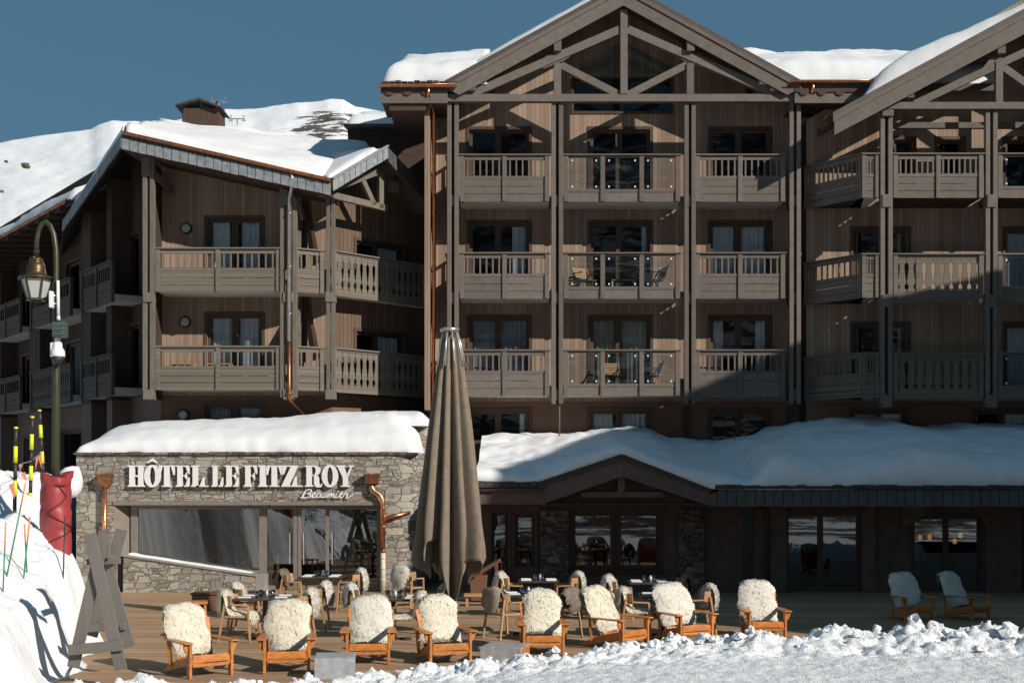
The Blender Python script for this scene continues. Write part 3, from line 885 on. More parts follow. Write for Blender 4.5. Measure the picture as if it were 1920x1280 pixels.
for k in range(3):
    T, B_ = PZ(rt[k],DR), PZ(rbot[k],DR)
    # inner bay
    st = 'slat' if k == 0 else 'cut'
    a0,a1 = PX(1675,DR), PX(1844,DR)
    balcony(rb, FRR, a0, a1, T, B_, DRW-DR-.02, st, None if k==0 else [a0,a1], 'paint' if k==0 else 'paint_old', nsl=7, soffit='soffit' if k else 'dark_wood')
    a0,a1 = PX(1871,DR), PX(2092,DR)
    balcony(rb, FRR, a0, a1, T, B_, DRW-DR-.02, 'glass', [a0, lerp(a0,a1,.34), lerp(a0,a1,.67), a1], soffit='soffit' if k else 'dark_wood')
    a0,a1 = PX(2117,DR), PX(2286,DR)
    balcony(rb, FRR, a0, a1, T, B_, DRW-DR-.02, 'slat', None, nsl=7)
    # short front piece and the return that runs back to the recess
    a0,a1 = PX(1616,DR), PX(1649,DR)
    balcony(rb, FRR, a0, a1, T, B_, DRW-DR-.02, 'slat', [a0,a1], 'paint' if k==0 else 'paint_old', nsl=3, pw=.12)
    o = Vector((PX(1508,37.35), 37.35)); e = Vector((PX(1616,DR), DR+.02))
    ff = Frame(o, e-o); L = (e-o).length
    balcony(rb, ff, 0, L, T, B_, .6, 'slat', [0,L], 'paint' if k==0 else 'paint_old', nsl=11 if k==0 else 9, soffit='dark_wood', pw=.1,
            slab_poly=[ff.p(0,-.12,0), ff.p(L,-.12,0), (PX(1640,DR), DR+1.45), (PX(1512,37.35), 37.36)])
DV2 = 35.45; zap2 = PZ(-16,DV2); xap2 = PX(1980,DV2); half2 = xap2-PX(1562,DV2); s2 = .542
m = MB()
for s in (-1,1):
    m.prism([Vector((xap2,DV2,zap2)), Vector((xap2+s*half2,DV2,zap2-s2*half2)), Vector((xap2+s*half2,DV2,zap2-s2*half2-.18)), Vector((xap2,DV2,zap2-.18))], (0,12,0))
rroof = m.build('gable_roof', M['roofdark'], rb)
for s in (-1,1):
    m = MB()
    m.prism([Vector((xap2,DV2-.03,zap2-.15)), Vector((xap2+s*half2,DV2-.03,zap2-.15-s2*half2)), Vector((xap2+s*half2,DV2-.03,zap2-.27-s2*half2)), Vector((xap2,DV2-.03,zap2-.27))], (0,.06,0))
    m.prism([Vector((xap2,DV2+.005,zap2-.25)), Vector((xap2+s*(half2-.04),DV2+.005,zap2-.25-s2*half2)), Vector((xap2+s*(half2-.04),DV2+.005,zap2-.63-s2*half2)), Vector((xap2,DV2+.005,zap2-.72))], (0,.06,0))
    m.build('verge_board', M['paint'], rb)
    A = Vector((xap2+s*(half2-.25),DV2+.25,zap2-s2*(half2-.25))); B = Vector((xap2,DV2+.25,zap2)); C = B+Vector((0,10.5,0)); Dd = A+Vector((0,10.5,0))
    if s > 0: A,B,C,Dd = B,A,Dd,C
    def prr(u, v, s=s): return pl(u if s < 0 else 1-u, [(0,.15),(.13,.25),(.22,1.45),(.35,1.7),(.57,1.05),(.85,.5),(1,.4)])
    snow_slab(rroof, 'snow', A,B,C,Dd, .40, .5, .08, .2, lip=(1,1 if s>0 else 0,1,1 if s<0 else 0), seed=21+s, pr=prr)
gutter(rb, (xap2-half2-.07, DV2+.02, zap2-s2*half2-.05), (xap2-half2-.07, 35.95, zap2-s2*half2-.05), .085)
bar(rb, FRR, (1652,201), (2308,201), 13, .20, .06, name='tie_beam')
bar(rb, FRR, (1652,213), (1673,213), 14, .18, .05, name='tie_beam_end')
bar(rb, FRR, (1980,30), (1980,196), 13.5, .16, .10, name='king_post')
for s in (-1,1):
    def X(d): return 1980 + s*d
    bar(rb, FRR, (X(7),75), (X(268),198), 14, .16, .05)
    bar(rb, FRR, (X(110),118), (X(110),196), 13.5, .16, .08)
    bar(rb, FRR, (X(108),92), (X(108),106), 15, .30, .10, name='purlin_end')
    bar(rb, FRR, (X(285),182), (X(271),182), 13, .30, .10, name='purlin_end')
    bar(rb, FRR, (X(104),126), (X(8),195), 13.5, .14, .04)
    m = MB(); a = [FRR.px(X(d),y) for d,y in ((96,112),(122,108),(140,130),(126,134),(104,122))]
    m.prism([FRR.p(q[0],.09,q[1]) for q in a], -FRR.n*.12); m.build('gusset', M['paint'], rb)
bar(rb, front(36.6), (1673,236), (2100,236), 11, .14, 0, name='inner_beam')
# ================================================================= LEFT WING
DL = 36.5; DLW = 37.8
FL = front(DL); WLf = front(DLW)
lw = thing('hotel_building', 'lower left chalet wing with two balcony rows, sloping copper gutter and wooden chimney', 'building', (PX(420,DL), DL, 0))
x0, x1 = PX(302,DLW), PX(622,DLW)
zs = PZ(741,DLW)
H3 = []
for (y0,y1) in ((410,541),(590,728)):
    H3.append((PX(388,DLW), PX(491,DLW), PZ(y1,DLW), PZ(y0,DLW)))
Hlow = (PX(384,DLW), PX(493,DLW), PZ(838,DLW), PZ(758,DLW))
wall_holes(lw, 'wall', WLf, x0, x1, zs, PZ(345,DLW), H3, M['clad'])
wall_holes(lw, 'ground_floor_wall', WLf, x0, x1, 0, zs, [Hlow], M['brown_render'])
for j,h in enumerate(H3+[Hlow]): window(lw, WLf, *h, 2, ((.85,.9),(1,1),(.9,.9))[j], seed=80+j, split=[0,.5,1])
o45 = Vector((x1, DLW)); W45 = Frame(o45, (.72,.70)); L45 = 4.6
f45 = Frame((PX(622,36.85), 36.85), (.70,.715))          # plane of the angled balconies
def f45px(x, y): return f45.px(x, y)
hh = []
for (y0,y1) in ((458,545),(625,745)):
    a0 = W45.px(668)[0]; a1 = W45.px(760)[0]
    hh.append((a0, a1, PZ(y1,39.5), W45.px(715,y0)[1]))
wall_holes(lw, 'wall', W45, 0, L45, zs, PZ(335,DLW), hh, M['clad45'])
wall_holes(lw, 'ground_floor_wall', W45, 0, L45, 0, zs, [], M['brown_render'])
for j,h in enumerate(hh): window(lw, W45, *h, 2, (0,1), seed=90+j, split=[0,.42,1])
# round wall lamps
for (x,y) in ((350,429),(348,604),(345,778)):
    m = MB(); c = P(x,y,DLW)
    for (r0_, r1_, b) in ((.165,.165,.0),):
        m.smooth = True
        m.tube([c+Vector((0,-.0,0)), c+Vector((0,-.09,0))], .165, 24)
    lo_ = m.build('wall_lamp', M['black'], lw)
    m = MB(); m.tube([c+Vector((0,-.07,0)), c+Vector((0,-.115,0)), c+Vector((0,-.13,0))], [.13,.13,.09], 24); m.build('lamp_glass', M['milk'], lo_)
# balconies
for k,(T,B_) in enumerate(((464,547),(648,731))):
    Tz, Bz = PZ(T,DL), PZ(B_,DL)
    a0,a1 = PX(291,DL), PX(526,DL)
    balcony(lw, FL, a0, a1, Tz, Bz, DLW-DL-.02, 'slat', None, 'paint_old', nsl=8)
    o = Vector((PX(552,DL), DL+.02)); e = Vector((PX(608,36.92), 36.92)); ff = Frame(o, e-o)
    balcony(lw, ff, 0, (e-o).length, Tz, Bz, .5, 'slat', [0,(e-o).length], 'paint_old', nsl=4,
            slab_poly=[(PX(528,DL),DL+.12), ff.p(0,-.12,0), ff.p((e-o).length,-.12,0), (PX(618,36.95),37.08), (x1, DLW-.01), (PX(528,DLW), DLW-.01)])
    aL = f45px(627,500)[0]; aR = f45px(798,500)[0]; am = f45px(727,500)[0]
    q0 = f45.p(aL-.05,-.13,0); q1 = f45.p(aR,-.13,0)
    balcony(lw, f45, aL, aR, Tz, Bz, .5, 'cut', [aL, am, aR], 'paint_old', pw=.09,
            slab_poly=[q0, q1, W45.p(L45,.0,0), W45.p(.02,.02,0)])
    # wooden screen between two balconies, at the slanted corner
    m = MB(); sc = Frame((PX(553,DL+.3), DL+.35), (.10,.995))
    m.prism([sc.p(0,0,Tz-.1), sc.p(1.5,0,Tz-.1), sc.p(1.5,0,Tz+1.75), sc.p(.9,0,Tz+1.75), sc.p(.05,0,Tz+.55)], -sc.n*.05)
    m.build('balcony_screen', M['paint_old'], lw)
    m = MB()
    m.beam(WLf.p(PX(574,DLW),.1,Tz-.3), WLf.p(PX(574,DLW),.1,Tz+2.0), .1, .1); m.beam(WLf.p(PX(598,DLW),.08,Tz-.2), WLf.p(PX(576,DLW),.08,Tz+1.6), .1, .08, (0,1,0))
    m.build('wall_strut', M['dark_wood'], lw)
# posts
for (xp, yt) in ((272.5,300),(286,296),(530,352),(553,372)):
    post(lw, FL, PX(xp,DL), PZ(745,DL), PZ(yt,DL), .13, .15, 'paint_grey', b=.06)
for (xp, yt) in ((615.7,366),(625,368)):
    post(lw, front(36.9), PX(xp,36.9), PZ(749,36.9), PZ(yt,36.9), .11, .14, 'paint_grey', b=.06)
for xp,d in ((279,DL),(541,DL),(620,36.9)):
    for k,y in enumerate((555,737)):
        m = MB(); f_ = front(d); a = PX(xp,d); z = PZ(y,d); m.fbox(f_, a-.14, a+.14, .10, -.25, z-.18, z+.10); m.build('post_block', M['paint_grey'], lw, bevel=.006)
for xp,y0,y1 in ((275,330,296),(533,385,356)):
    m = MB(); a = PX(xp,DL); m.fbox(FL, a-.12, a+.12, .10, -.16, PZ(y0,DL), PZ(y1,DL)); m.build('post_head', M['paint_grey'], lw, bevel=.008)
for p_,q_ in ((P(287,325,36.55), P(322,358,37.6)), (P(556,372,36.55), P(568,410,37.1))):
    m = MB(); m.beam(p_, q_, .11, .18); m.build('knee_brace', M['paint_grey'], lw)
ff_ = Frame((PX(288,36.75),36.75), (x0-PX(288,36.75), DLW-36.75))
m = MB(); m.fbox(ff_, 0, 1.06, .03, -.03, PZ(745,DL), PZ(300,DL)); m.build('end_screen', M['dark_wood'], lw)  # screen added to keep the sun off the side balconies
# roof: high near corner A, front edge sloping to B, left verge falling to C
A = P(228,250,35.98); B = P(621,337,35.98); C = P(118,414,40.5)
A2 = P(300,241,42); B2 = P(702,287,42.0); C2 = Vector((-16.2,46,11.0)); A3 = Vector((A2.x-.3,47,13.4)); B3 = Vector((B2.x,47,12.6))
dn = Vector((0,0,-.16))
m = MB()
m.prism([A,B,B2,A2], dn); m.prism([A2,B2,B3,A3], dn); m.prism([A,A2,C2,C], dn)
lroof2 = m.build('roof', M['roofdark'], lw)
snow_slab(lroof2, 'snow', A+Vector((.08,.10,.02)), B+Vector((-.25,.10,.02)), B2, A2, .26, .45, .06, .16, lip=(1,1,0,0), seed=31)
snow_slab(lroof2, 'snow', A2, B2, B3, A3, .30, .45, .09, .3, lip=(0,1,1,0), seed=32)
snow_slab(lroof2, 'snow', C+Vector((.1,.1,.02)), A+Vector((0,.1,.0)), A2, C2, .30, .45, .06, .22, lip=(1,0,0,1), seed=33)
shingles(lw, A+Vector((0,-.0,-.12)), B+Vector((0,0,-.12)), .33, .245, outward=(0,-1,0))
shingles(lw, C+Vector((0,0,.0)), A+Vector((0,0,-.06)), .36, .20, outward=(-.35,-.93,0), mat='shingle')
gutter(lw, A+Vector((.05,-.07,.02)), B+Vector((0,-.07,.0)), .085, 'copper_dull')
m = MB(); m.prism([A+Vector((0,.15,-.40)), B+Vector((0,.15,-.40)), Vector((B.x,DLW,B.z-.30)), Vector((A.x,DLW,A.z-.30))], (0,0,-.05)); m.build('eave_soffit', M['dark_wood'], lw)
m = MB(); m.prism([P(302,345,DLW), P(622,345,DLW), P(622,318,DLW), P(302,285,DLW)], (0,.05,0))
m.build('gable_wall', M['clad'], lw)
# angled gable on the right
gu = Vector((.707,.707,0)); gin = Vector((-.707,.707,0))
G0 = B + Vector((.02,.02,.0)); ga = f45.off(.55)
ap = Vector((G0.x+1.42, G0.y+1.42, G0.z+1.30)); G1 = Vector((G0.x+2.95, G0.y+2.95, G0.z-.05))
m = MB(); m.prism([G0, ap, ap+gin*4.0+Vector((0,0,.35)), G0+gin*2.0+Vector((0,.5,.3))], dn); m.prism([ap, G1, G1+gin*3.0, ap+gin*4.0+Vector((0,0,.35))], dn)
gr = m.build('gable_roof', M['roofdark'], lw)
snow_slab(gr, 'snow', G0+gin*.15+Vector((0,0,.02)), ap+gin*.15+Vector((-.1,-.1,-.05)), ap+gin*4.0+Vector((0,0,.35)), G0+gin*2.0+Vector((0,.5,.3)), .13, .3, .03, .16, lip=(1,1,0,0), seed=35)
go = (.707,-.707,0)
shingles(lw, G0+Vector((0,0,-.02)), ap+Vector((0,0,-.02)), .31, .235, outward=go)
shingles(lw, ap+Vector((0,0,-.04)), G1+Vector((0,0,-.04)), .40, .24, outward=go, mat='tile')
m = MB(); m.beam(G0+Vector((0,0,.03)), ap+Vector((0,0,.03)), .14, .05); m.build('verge_cap', M['shingle'], lw)
ft = f45.off(.18)
def fb(p, q, h): return bar(lw, ft, p, q, h, .14, 0, 'paint_grey')
fb((600,363),(722,316),13); fb((601,361),(724,391),12); fb((713,314),(713,392),11); fb((678,336),(701,386),10)
for (x,y,h) in ((740,350,26),(752,395,0)):
    if h:
        m = MB(); a,z = ft.px(x,y); m.fbox(ft, a-.12, a+.12, .05,-.2, z-.15, z+.15); m.build('purlin_end', M['paint_grey'], lw)
m = MB(); g0 = W45.p(-.2,.0,0); zt = PZ(262,DLW)
# downpipe at the post
m = MB(); m.tube([P(547,324,35.95), P(547,352,36.1), P(543,372,36.38), P(542,640,36.38)], .062, 12)
for y in (400,500,588): m.tube([P(542.5,y,36.38)-Vector((0,0,.02)), P(542.5,y,36.38)+Vector((0,0,.02))], .075, 12)
m.build('downpipe', M['zinc'], lw)
m = MB(); m.tube([P(542,640,36.38), P(542,735,36.38), P(543,748,36.4), P(550,757,36.6), P(590,800,37.6)], [.056,.056,.05,.035,.035], 12)
m.tube([P(542,735,36.38), P(542,739,36.38)], .075, 12)
m.build('downpipe', M['copper_dull'], lw)
# chimney
d = 43.0
m = MB()
c0 = [P(337,238,d), P(358,240,d-.4), P(415,240,d), P(395,236,d+.6)]
xa, xb = PX(340,d), PX(411,d); zb_, zt2 = PZ(262,d), PZ(203,d)
for i in range(6):
    w_ = (xb-xa)/6; m.prism([Vector((xa-.03+i*w_+.01,d,zb_)), Vector((xa+.0+(i+1)*w_-.01,d,zb_)), Vector((xa+.06+(i+1)*w_*.93,d,zt2)), Vector((xa+.06+i*w_*.93+.01,d,zt2))], (0,1.0,0))
m.box(xa+.02, xb-.1, d+.03, d+.9, zb_, zt2)
ch = m.build('chimney', M['dark_wood'], lroof2)
m = MB()
for xx in (xa+.05, (xa+xb)/2, xb-.13):
    for yy in (d+.02, d+.9): m.box(xx, xx+.09, yy, yy+.09, zt2, PZ(189,d))
zr2 = PZ(186,d)
m.prism([Vector((xa-.16,d-.2,PZ(199,d))), Vector(((xa+xb)/2,d-.2,zr2)), Vector((xb+.10,d-.2,PZ(202,d))), Vector((xb+.10,d-.2,PZ(205,d))), Vector(((xa+xb)/2,d-.2,zr2-.08)), Vector((xa-.16,d-.2,PZ(202,d)))], (0,1.4,0))
m.build('chimney_hood', M['tile'], ch)

# ----------------------------------------------------------------- long side of the same wing, receding into shade on the left
ul = Vector((-.591,.806))
W0 = Vector((x0, DLW))
FS_ = Frame((W0.x + ul.x*26, W0.y + ul.y*26), (-ul.x, -ul.y))     # runs left to right towards the corner
def af(x): return FS_.px(x)[0]
side = thing('hotel_building', 'long shaded chalet side behind the street lamp, its balconies with pale undersides', 'building', (W0.x-6, W0.y+6, 0))
Lf = 26.0
floors = [(PZ(464,DL), PZ(547,DL)), (PZ(648,DL), PZ(731,DL))]
Hs = []
for (xa_, xb_) in ((125,165),(222,262),(42,72)):
    for (T,B_) in floors: Hs.append((af(xa_), af(xb_), B_+.28, T+.95))
Hs2 = [(af(113), af(186), 2.3, 4.6), (af(46), af(62), 2.2, 4.5), (af(226), af(275), 2.6, 4.6)]
zsf = floors[1][1]
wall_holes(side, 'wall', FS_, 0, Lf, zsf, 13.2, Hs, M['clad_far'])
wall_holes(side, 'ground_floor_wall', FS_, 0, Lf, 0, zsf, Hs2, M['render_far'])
for j,h in enumerate(Hs+Hs2): window(side, FS_, *h, 2, ((.0,.8),(.6,.0),(.9,.5))[j%3], seed=120+j, room=.7)
for (xa_, xb_) in ((188,206),(88,108),(236,246),(18,32)):
    m = MB(); m.fbox(FS_, af(xa_), af(xb_), .62, -.02, zsf-.1, 12.2); m.build('pilaster', M['clad_far'], side)
    m = MB(); m.fbox(FS_, af(xa_), af(xb_), .60, -.02, 0, zsf-.1); m.build('pilaster_base', M['render_far'], side)
for (xa_, xb_) in ((108,187),(30,88),(207,268),(-40,18)):
    for k,(T,B_) in enumerate(floors):
        fo = FS_.off(.95); a0 = af(xa_); a1 = af(xb_)
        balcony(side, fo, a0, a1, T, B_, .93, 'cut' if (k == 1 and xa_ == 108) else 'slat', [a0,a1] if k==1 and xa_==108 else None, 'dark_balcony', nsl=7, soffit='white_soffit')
# eave of that side
e0 = Vector((-24.0,58.0,8.6))
pa = P(-8,453,44.5); pb = P(133,376,40.2)
dirE = (pb-pa); pa = pa - dirE*1.2
nback = Vector((5.0, 4.0, 3.0))
m = MB(); m.prism([pa, pb, pb+nback, pa+nback], (0,0,-.14)); er = m.build('eave_roof', M['roofdark'], side)
m = MB(); n = 26
for i in range(n):
    p = pa.lerp(pb, i/n); q = pa.lerp(pb, (i+.9)/n)
    m.beam(p+Vector((-.03,-.03,.03)), q+Vector((-.03,-.03,.03)), .12, .06)
m.build('slate_edge', M['tile'], er)
m = MB()
for i in range(16):
    p = pa.lerp(pb, (i+.5)/16)+Vector((0,0,-.2)); m.beam(p+Vector((-.15,-.1,0)), p+Vector((1.5,1.2,.2)), .1, .14)
m.build('rafter_ends', M['dark_wood'], side)
gutter(side, pa+Vector((-.1,-.08,-.03)), pb+Vector((-.1,-.08,-.03)), .07, 'copper_dull')
snow_slab(er, 'snow', pa+Vector((.05,.05,.02)), pb+Vector((.0,.05,.02)), pb+nback, pa+nback, .42, .35, .10, .25, lip=(1,1,0,1), seed=38)

# small roof in the gap between the wings
gap = thing('link_building', 'low brown link roof carrying a strip of snow between left wing and main block', 'building', (PX(715,44),44,0))
m = MB(); d=44.5
m.box(PX(652,d), PX(800,d), d, d+4, 6, PZ(243,d)); m.build('wall', M['dark_wood'], gap)  # dark wood colour stands in for the shade on this wall
m = MB(); m.prism([P(645,238,d-.5), P(798,238,d-.5), P(798,232,d-.5), P(645,232,d-.5)], (0,3,.4)); lr = m.build('roof', M['roofdark'], gap)
snow_slab(lr, 'snow', P(648,233,d-.45), P(797,233,d-.45), P(797,224,d+2.5), P(668,224,d+2.5), .30, .4, .05, .2, lip=(1,0,0,1), seed=41)
# ================================================================= STONE PAVILION
DP = 32.9
FP = front(DP)
pav = thing('stone_pavilion', 'low stone pavilion with wide glazed front, copper downpipes and thick snow on its roof', 'building', (PX(460,DP), DP, 0))
ztop = PZ(848,DP)
ox0, ox1 = PX(214,DP), PX(715,DP); ozt = PZ(943,DP)
cxr = PX(738,DP)                       # where the front turns into the rounded corner
# front wall with its opening
m = MB()
L0 = PX(143,DP)
ZT = [0, ozt, ztop]
def fq(a0,a1,z0,z1): m.add([FP.p(a0,0,z0),FP.p(a1,0,z0),FP.p(a1,0,z1),FP.p(a0,0,z1)], [(0,1,2,3)])
fq(L0, ox0, 0, ztop); fq(ox0, ox1, ozt, ztop); fq(ox1, cxr, 0, ztop)
# rounded right end
m.smooth = True
Rr = .85
prev = None
arc = [(cxr + Rr*math.sin(t), DP + Rr - Rr*math.cos(t)) for t in [R(90)*i/10 for i in range(11)]] + [(cxr+Rr+.03, DP+2.5), (cxr+Rr+.03, DP+5)]
def bat(z): return -.10*(1-z/ztop)
for (xA,yA),(xB,yB) in zip(arc, arc[1:]):
    k1 = (xA-cxr)/Rr; k2 = (xB-cxr)/Rr
    m.add([(xA+bat(0)*k1,yA,0),(xB+bat(0)*k2,yB,0),(xB,yB,ztop),(xA,yA,ztop)], [(0,1,2,3)])
m.smooth = False
m.add([(L0,DP,0),(L0-.35,DP+5,0),(L0-.35,DP+5,ztop),(L0,DP,ztop)], [(0,1,2,3)])
m.add([(L0,DP,ztop-.02),(cxr+.1,DP+.0,ztop-.02),(cxr+Rr,DP+Rr,ztop-.02),(cxr+Rr,DP+4.4,ztop-.02),(L0-.35,DP+4.4,ztop-.02)], [(0,1,2,3,4)])
pw_ = m.build('wall', M['stone'], pav, fix=False)
# flat capping stones, uneven
m = MB(); rnd = random.Random(2); x = L0-.05
while x < cxr+.55:
    w_ = .22+.3*rnd.random(); m.box(x, min(x+w_-.01, cxr+.62), DP-.05-.03*rnd.random(), DP+.5, ztop-.05-.012*rnd.random(), ztop+.02*rnd.random()); x += w_
m.build('coping', M['stone_dark'], pav)
# higher curved wall behind at the right
m = MB(); m.smooth = True
zt3 = PZ(797,34.4)
arc2 = [(PX(726,34.4) + 1.5*math.sin(t), 34.4+1.5-1.5*math.cos(t)) for t in [R(75)*i/9 for i in range(10)]]
arc2 = [(PX(600,34.6), 34.42)] + arc2
for (xA,yA),(xB,yB) in zip(arc2, arc2[1:]):
    m.add([(xA-.12,yA,0),(xB-.12,yB,0),(xB,yB,zt3),(xA,yA,zt3)], [(0,1,2,3)])
m.smooth = False
m.add([(x,y,zt3-.01) for x,y in arc2]+[(arc2[-1][0],40,zt3-.01),(arc2[0][0],40,zt3-.01)], [tuple(range(len(arc2)+2))])
m.build('stair_wall', M['stone'], pav, fix=False)
# glazed front: jambs, lintel, mullions, panes, sill
gz = .38
m = MB()
m.add([FP.p(ox0,0,0),FP.p(ox0+.30,-gz,0),FP.p(ox0+.30,-gz,ozt),FP.p(ox0,0,ozt)], [(0,1,2,3)])
m.add([FP.p(ox1,0,0),FP.p(ox1,-gz,0),FP.p(ox1,-gz,ozt),FP.p(ox1,0,ozt)], [(0,1,2,3)])
m.add([FP.p(ox0,0,ozt),FP.p(ox1,0,ozt),FP.p(ox1,-gz,ozt),FP.p(ox0,-gz,ozt)], [(0,1,2,3)])
m.fbox(FP, ox0-.02, ox1+.02, .03, -.05, ozt-.05, ozt+.045)
m.build('lining', M['jamb'], pav, fix=False)
m = MB()
gf = FP.off(-gz)
mx = [(238,251),(481,495),(546,553),(554,560),(607,613),(704,715)]
for a,b in mx:
    m.fbox(gf, PX(a,DP), PX(b,DP), .06, -.08, 0, ozt-.05)
m.fbox(gf, PX(240,DP), PX(715,DP), .05, -.07, ozt-.16, ozt-.055)
m.fbox(gf, PX(495,DP), PX(704,DP), .05, -.07, 0, .14)
m.fbox(gf, PX(240,DP), PX(481,DP), .05, -.07, PZ(1078,DP), PZ(1070,DP))
gl_ = m.build('glazing', [M['jamb']], pav, bevel=.004)
for a,b,z0 in ((251,481,.3),(495,546,.14),(560,607,.14),(613,704,.14)):
    g = MB(); g.add([gf.p(PX(a,DP),0,z0),gf.p(PX(b,DP),0,z0),gf.p(PX(b,DP),0,ozt-.16),gf.p(PX(a,DP),0,ozt-.16)], [(0,1,2,3)]); g.build('pane', M['glass_dark'], gl_)
# long pale door pulls
m = MB()
for x in (540,566,620): m.fbox(gf, PX(x,DP)-.012, PX(x,DP)+.012, .11, .09, .7, 1.5)
m.build('door_pull', M['steel'], gl_)
g = MB(); g.smooth = True
xx0, xx1 = PX(615,DP), PX(660,DP)
g.grid(60, 2, lambda u,v: gf.p(lerp(xx0,xx1,u), -.3+.04*math.sin(u*50), lerp(.1,ozt-.15,v))); g.build('curtain', M['curtain'], pav, fix=False)
m = MB()
m.fbox(gf, PX(463,DP), PX(473,DP), -.25, -.33, .5, 1.75); m.build('inner_post', M['oak'], pav)
m = MB()                                                # room behind
yb = DP+4.2
m.add([(ox0,yb,0),(ox1+.3,yb,0),(ox1+.3,yb,ozt+.3),(ox0,yb,ozt+.3)], [(0,1,2,3)])
m.add([(ox0-.05,DP+gz+.1,0),(ox0-.05,yb,0),(ox0-.05,yb,ozt+.3),(ox0-.05,DP+gz+.1,ozt+.3)], [(0,1,2,3)])
m.add([(ox1+.3,DP+gz+.1,0),(ox1+.3,yb,0),(ox1+.3,yb,ozt+.3),(ox1+.3,DP+gz+.1,ozt+.3)], [(0,1,2,3)])
m.add([(ox0-.05,DP+gz+.1,.01),(ox1+.3,DP+gz+.1,.01),(ox1+.3,yb,.01),(ox0-.05,yb,.01)], [(0,1,2,3)])
m.add([(ox0-.05,DP+gz+.02,ozt+.02),(ox1+.3,DP+gz+.02,ozt+.02),(ox1+.3,yb,ozt+.02),(ox0-.05,yb,ozt+.02)], [(0,1,2,3)])
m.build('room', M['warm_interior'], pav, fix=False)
for k_ in range(5):
    m = MB(); xx = lerp(ox0+.7, ox1-1.2, k_/4); yy = DP+1.5+.9*(k_%2)
    m.box(xx-.4,xx+.4,yy-.35,yy+.35,.70,.74); m.box(xx-.04,xx+.04,yy-.04,yy+.04,.02,.70)
    for sx in (-.62,.62): m.box(xx+sx-.2,xx+sx+.2,yy-.2,yy+.2,.42,.46); m.box(xx+sx*1.25-.02,xx+sx*1.25+.02,yy-.2,yy+.2,.46,.88)
    m.build('inner_furniture', M['oak'], pav)
# low wall under the long window, its top falling to the right
za, zb2 = PZ(1040,DP), PZ(1078,DP-.05)
m = MB()
a0, a1 = PX(232,DP), PX(481,DP)
m.prism([FP.p(a0,.06,0), FP.p(a1,.10,0), FP.p(a1,.10,zb2-.03), FP.p(a0,.06,za-.03)], (0,.40,0))
m.build('low_wall', M['stone'], pav)
m = MB()
m.prism([FP.p(a0-.02,.10,za-.03), FP.p(a1+.02,.14,zb2-.03), FP.p(a1+.02,.14,zb2+.03), FP.p(a0-.02,.10,za+.03)], (0,.50,0))
m.box(a1+.0, a1+.24, DP-.10, DP+.34, 0, zb2+.03)
m.build('sill', M['sill'], pav, bevel=.008)
snow_slab(pav, 'sill_snow', FP.p(a0+.1,.04,za+.02), FP.p(a1-.1,.08,zb2+.035), FP.p(a1-.1,-.30,zb2+.035), FP.p(a0+.1,-.30,za+.02), .035, .10, .03, .05, seed=51)
# roof snow
A = Vector((L0-.02,DP-.02,ztop-.01)); B = Vector((cxr+.62,DP+.12,ztop-.01)); C = Vector((cxr+.7,DP+4.3,ztop+.1)); D_ = Vector((L0-.3,DP+4.3,ztop+.1))
def prp(u, v):
    x = lerp(143,783,u)
    h = pl(x, [(143,.9),(190,1.2),(240,1.4),(330,1.5),(440,1.52),(540,1.62),(600,1.72),(660,1.84),(720,1.88),(783,1.75)])
    return h*(.55+.45*sstep(0,.5,v))
snow_slab(pw_, 'snow', A, B, C, D_, .62, .75, .06, .11, lip=(1,1.3,1,1), seed=52, pr=prp, drop=.0)
m_ = [(PX(690,34.4), 34.2), (PX(804,34.9), 34.42), (PX(806,35.5), 37.5), (PX(640,35.5), 37.5)]
snow_slab(pw_, 'snow', *[Vector((x,y,zt3)) for x,y in m_], .44, .62, .05, .10, lip=(1,1,0,1.6), seed=53)
# rain-water pipes
m = MB(); d = DP-.14
m.box(PX(186,d), PX(209,d), d-.12, d+.13, PZ(905,d), PZ(890,d)); m.box(PX(184,d), PX(211,d), d-.14, d+.13, PZ(893,d), PZ(888,d))
m.prism([P(188,905,d-.10), P(207,905,d-.10), P(201,914,d-.04), P(193,914,d-.04)], (0,.18,0))
hb = m.build('hopper_head', M['copper_dull'], pav)
m = MB(); m.tube([P(196,908,d), P(196,1085,d)], .062, 12); m.tube([P(196,975,d), P(196,978,d)], .075, 12); m.build('downpipe', M['copper'], pav)
m = MB()
m.box(PX(686,d), PX(710,d), d-.12, d+.13, PZ(906,d), PZ(890,d)); m.box(PX(684,d), PX(712,d), d-.14, d+.13, PZ(893,d), PZ(888,d))
m.build('hopper_head', M['copper_dull'], pav)
m = MB()
m.tube([P(696,905,d), P(697,914,d), P(702,921,d), P(711,926,d), P(716,934,d), P(717.5,945,d), P(718,1036,d)], .062, 12)
for y in (950,985,1030): m.tube([P(718,y,d), P(718,y+3,d)], .076, 12)
m.tube([P(718,978,d), P(724,970,d), P(745,966,d), P(765,961,DP+.1), P(778,954,DP+.45), P(786,950,DP+1.0)], .055, 10)
m.build('downpipe', M['copper'], pav)
m = MB(); m.tube([P(718,1036,d), P(718,1106,d)], .064, 12)
for y in (1044,1063,1085): m.tube([P(718,y,d), P(718,y+3,d)], .074, 12)
m.build('downpipe', M['white_pipe'], pav)
# icicles under the lintel
rnd = random.Random(9)
for c in (466, 505):
    for i in range(7):
        m = MB(); x = PX(c-9+rnd.random()*18, DP); l = .05+.2*rnd.random(); m.tube([(x,DP-.035,ozt-.04),(x,DP-.035,ozt-.05-l*.6),(x,DP-.035,ozt-.05-l)], [.011,.007,.002], 6); m.build('icicle', M['tumbler'], pav)

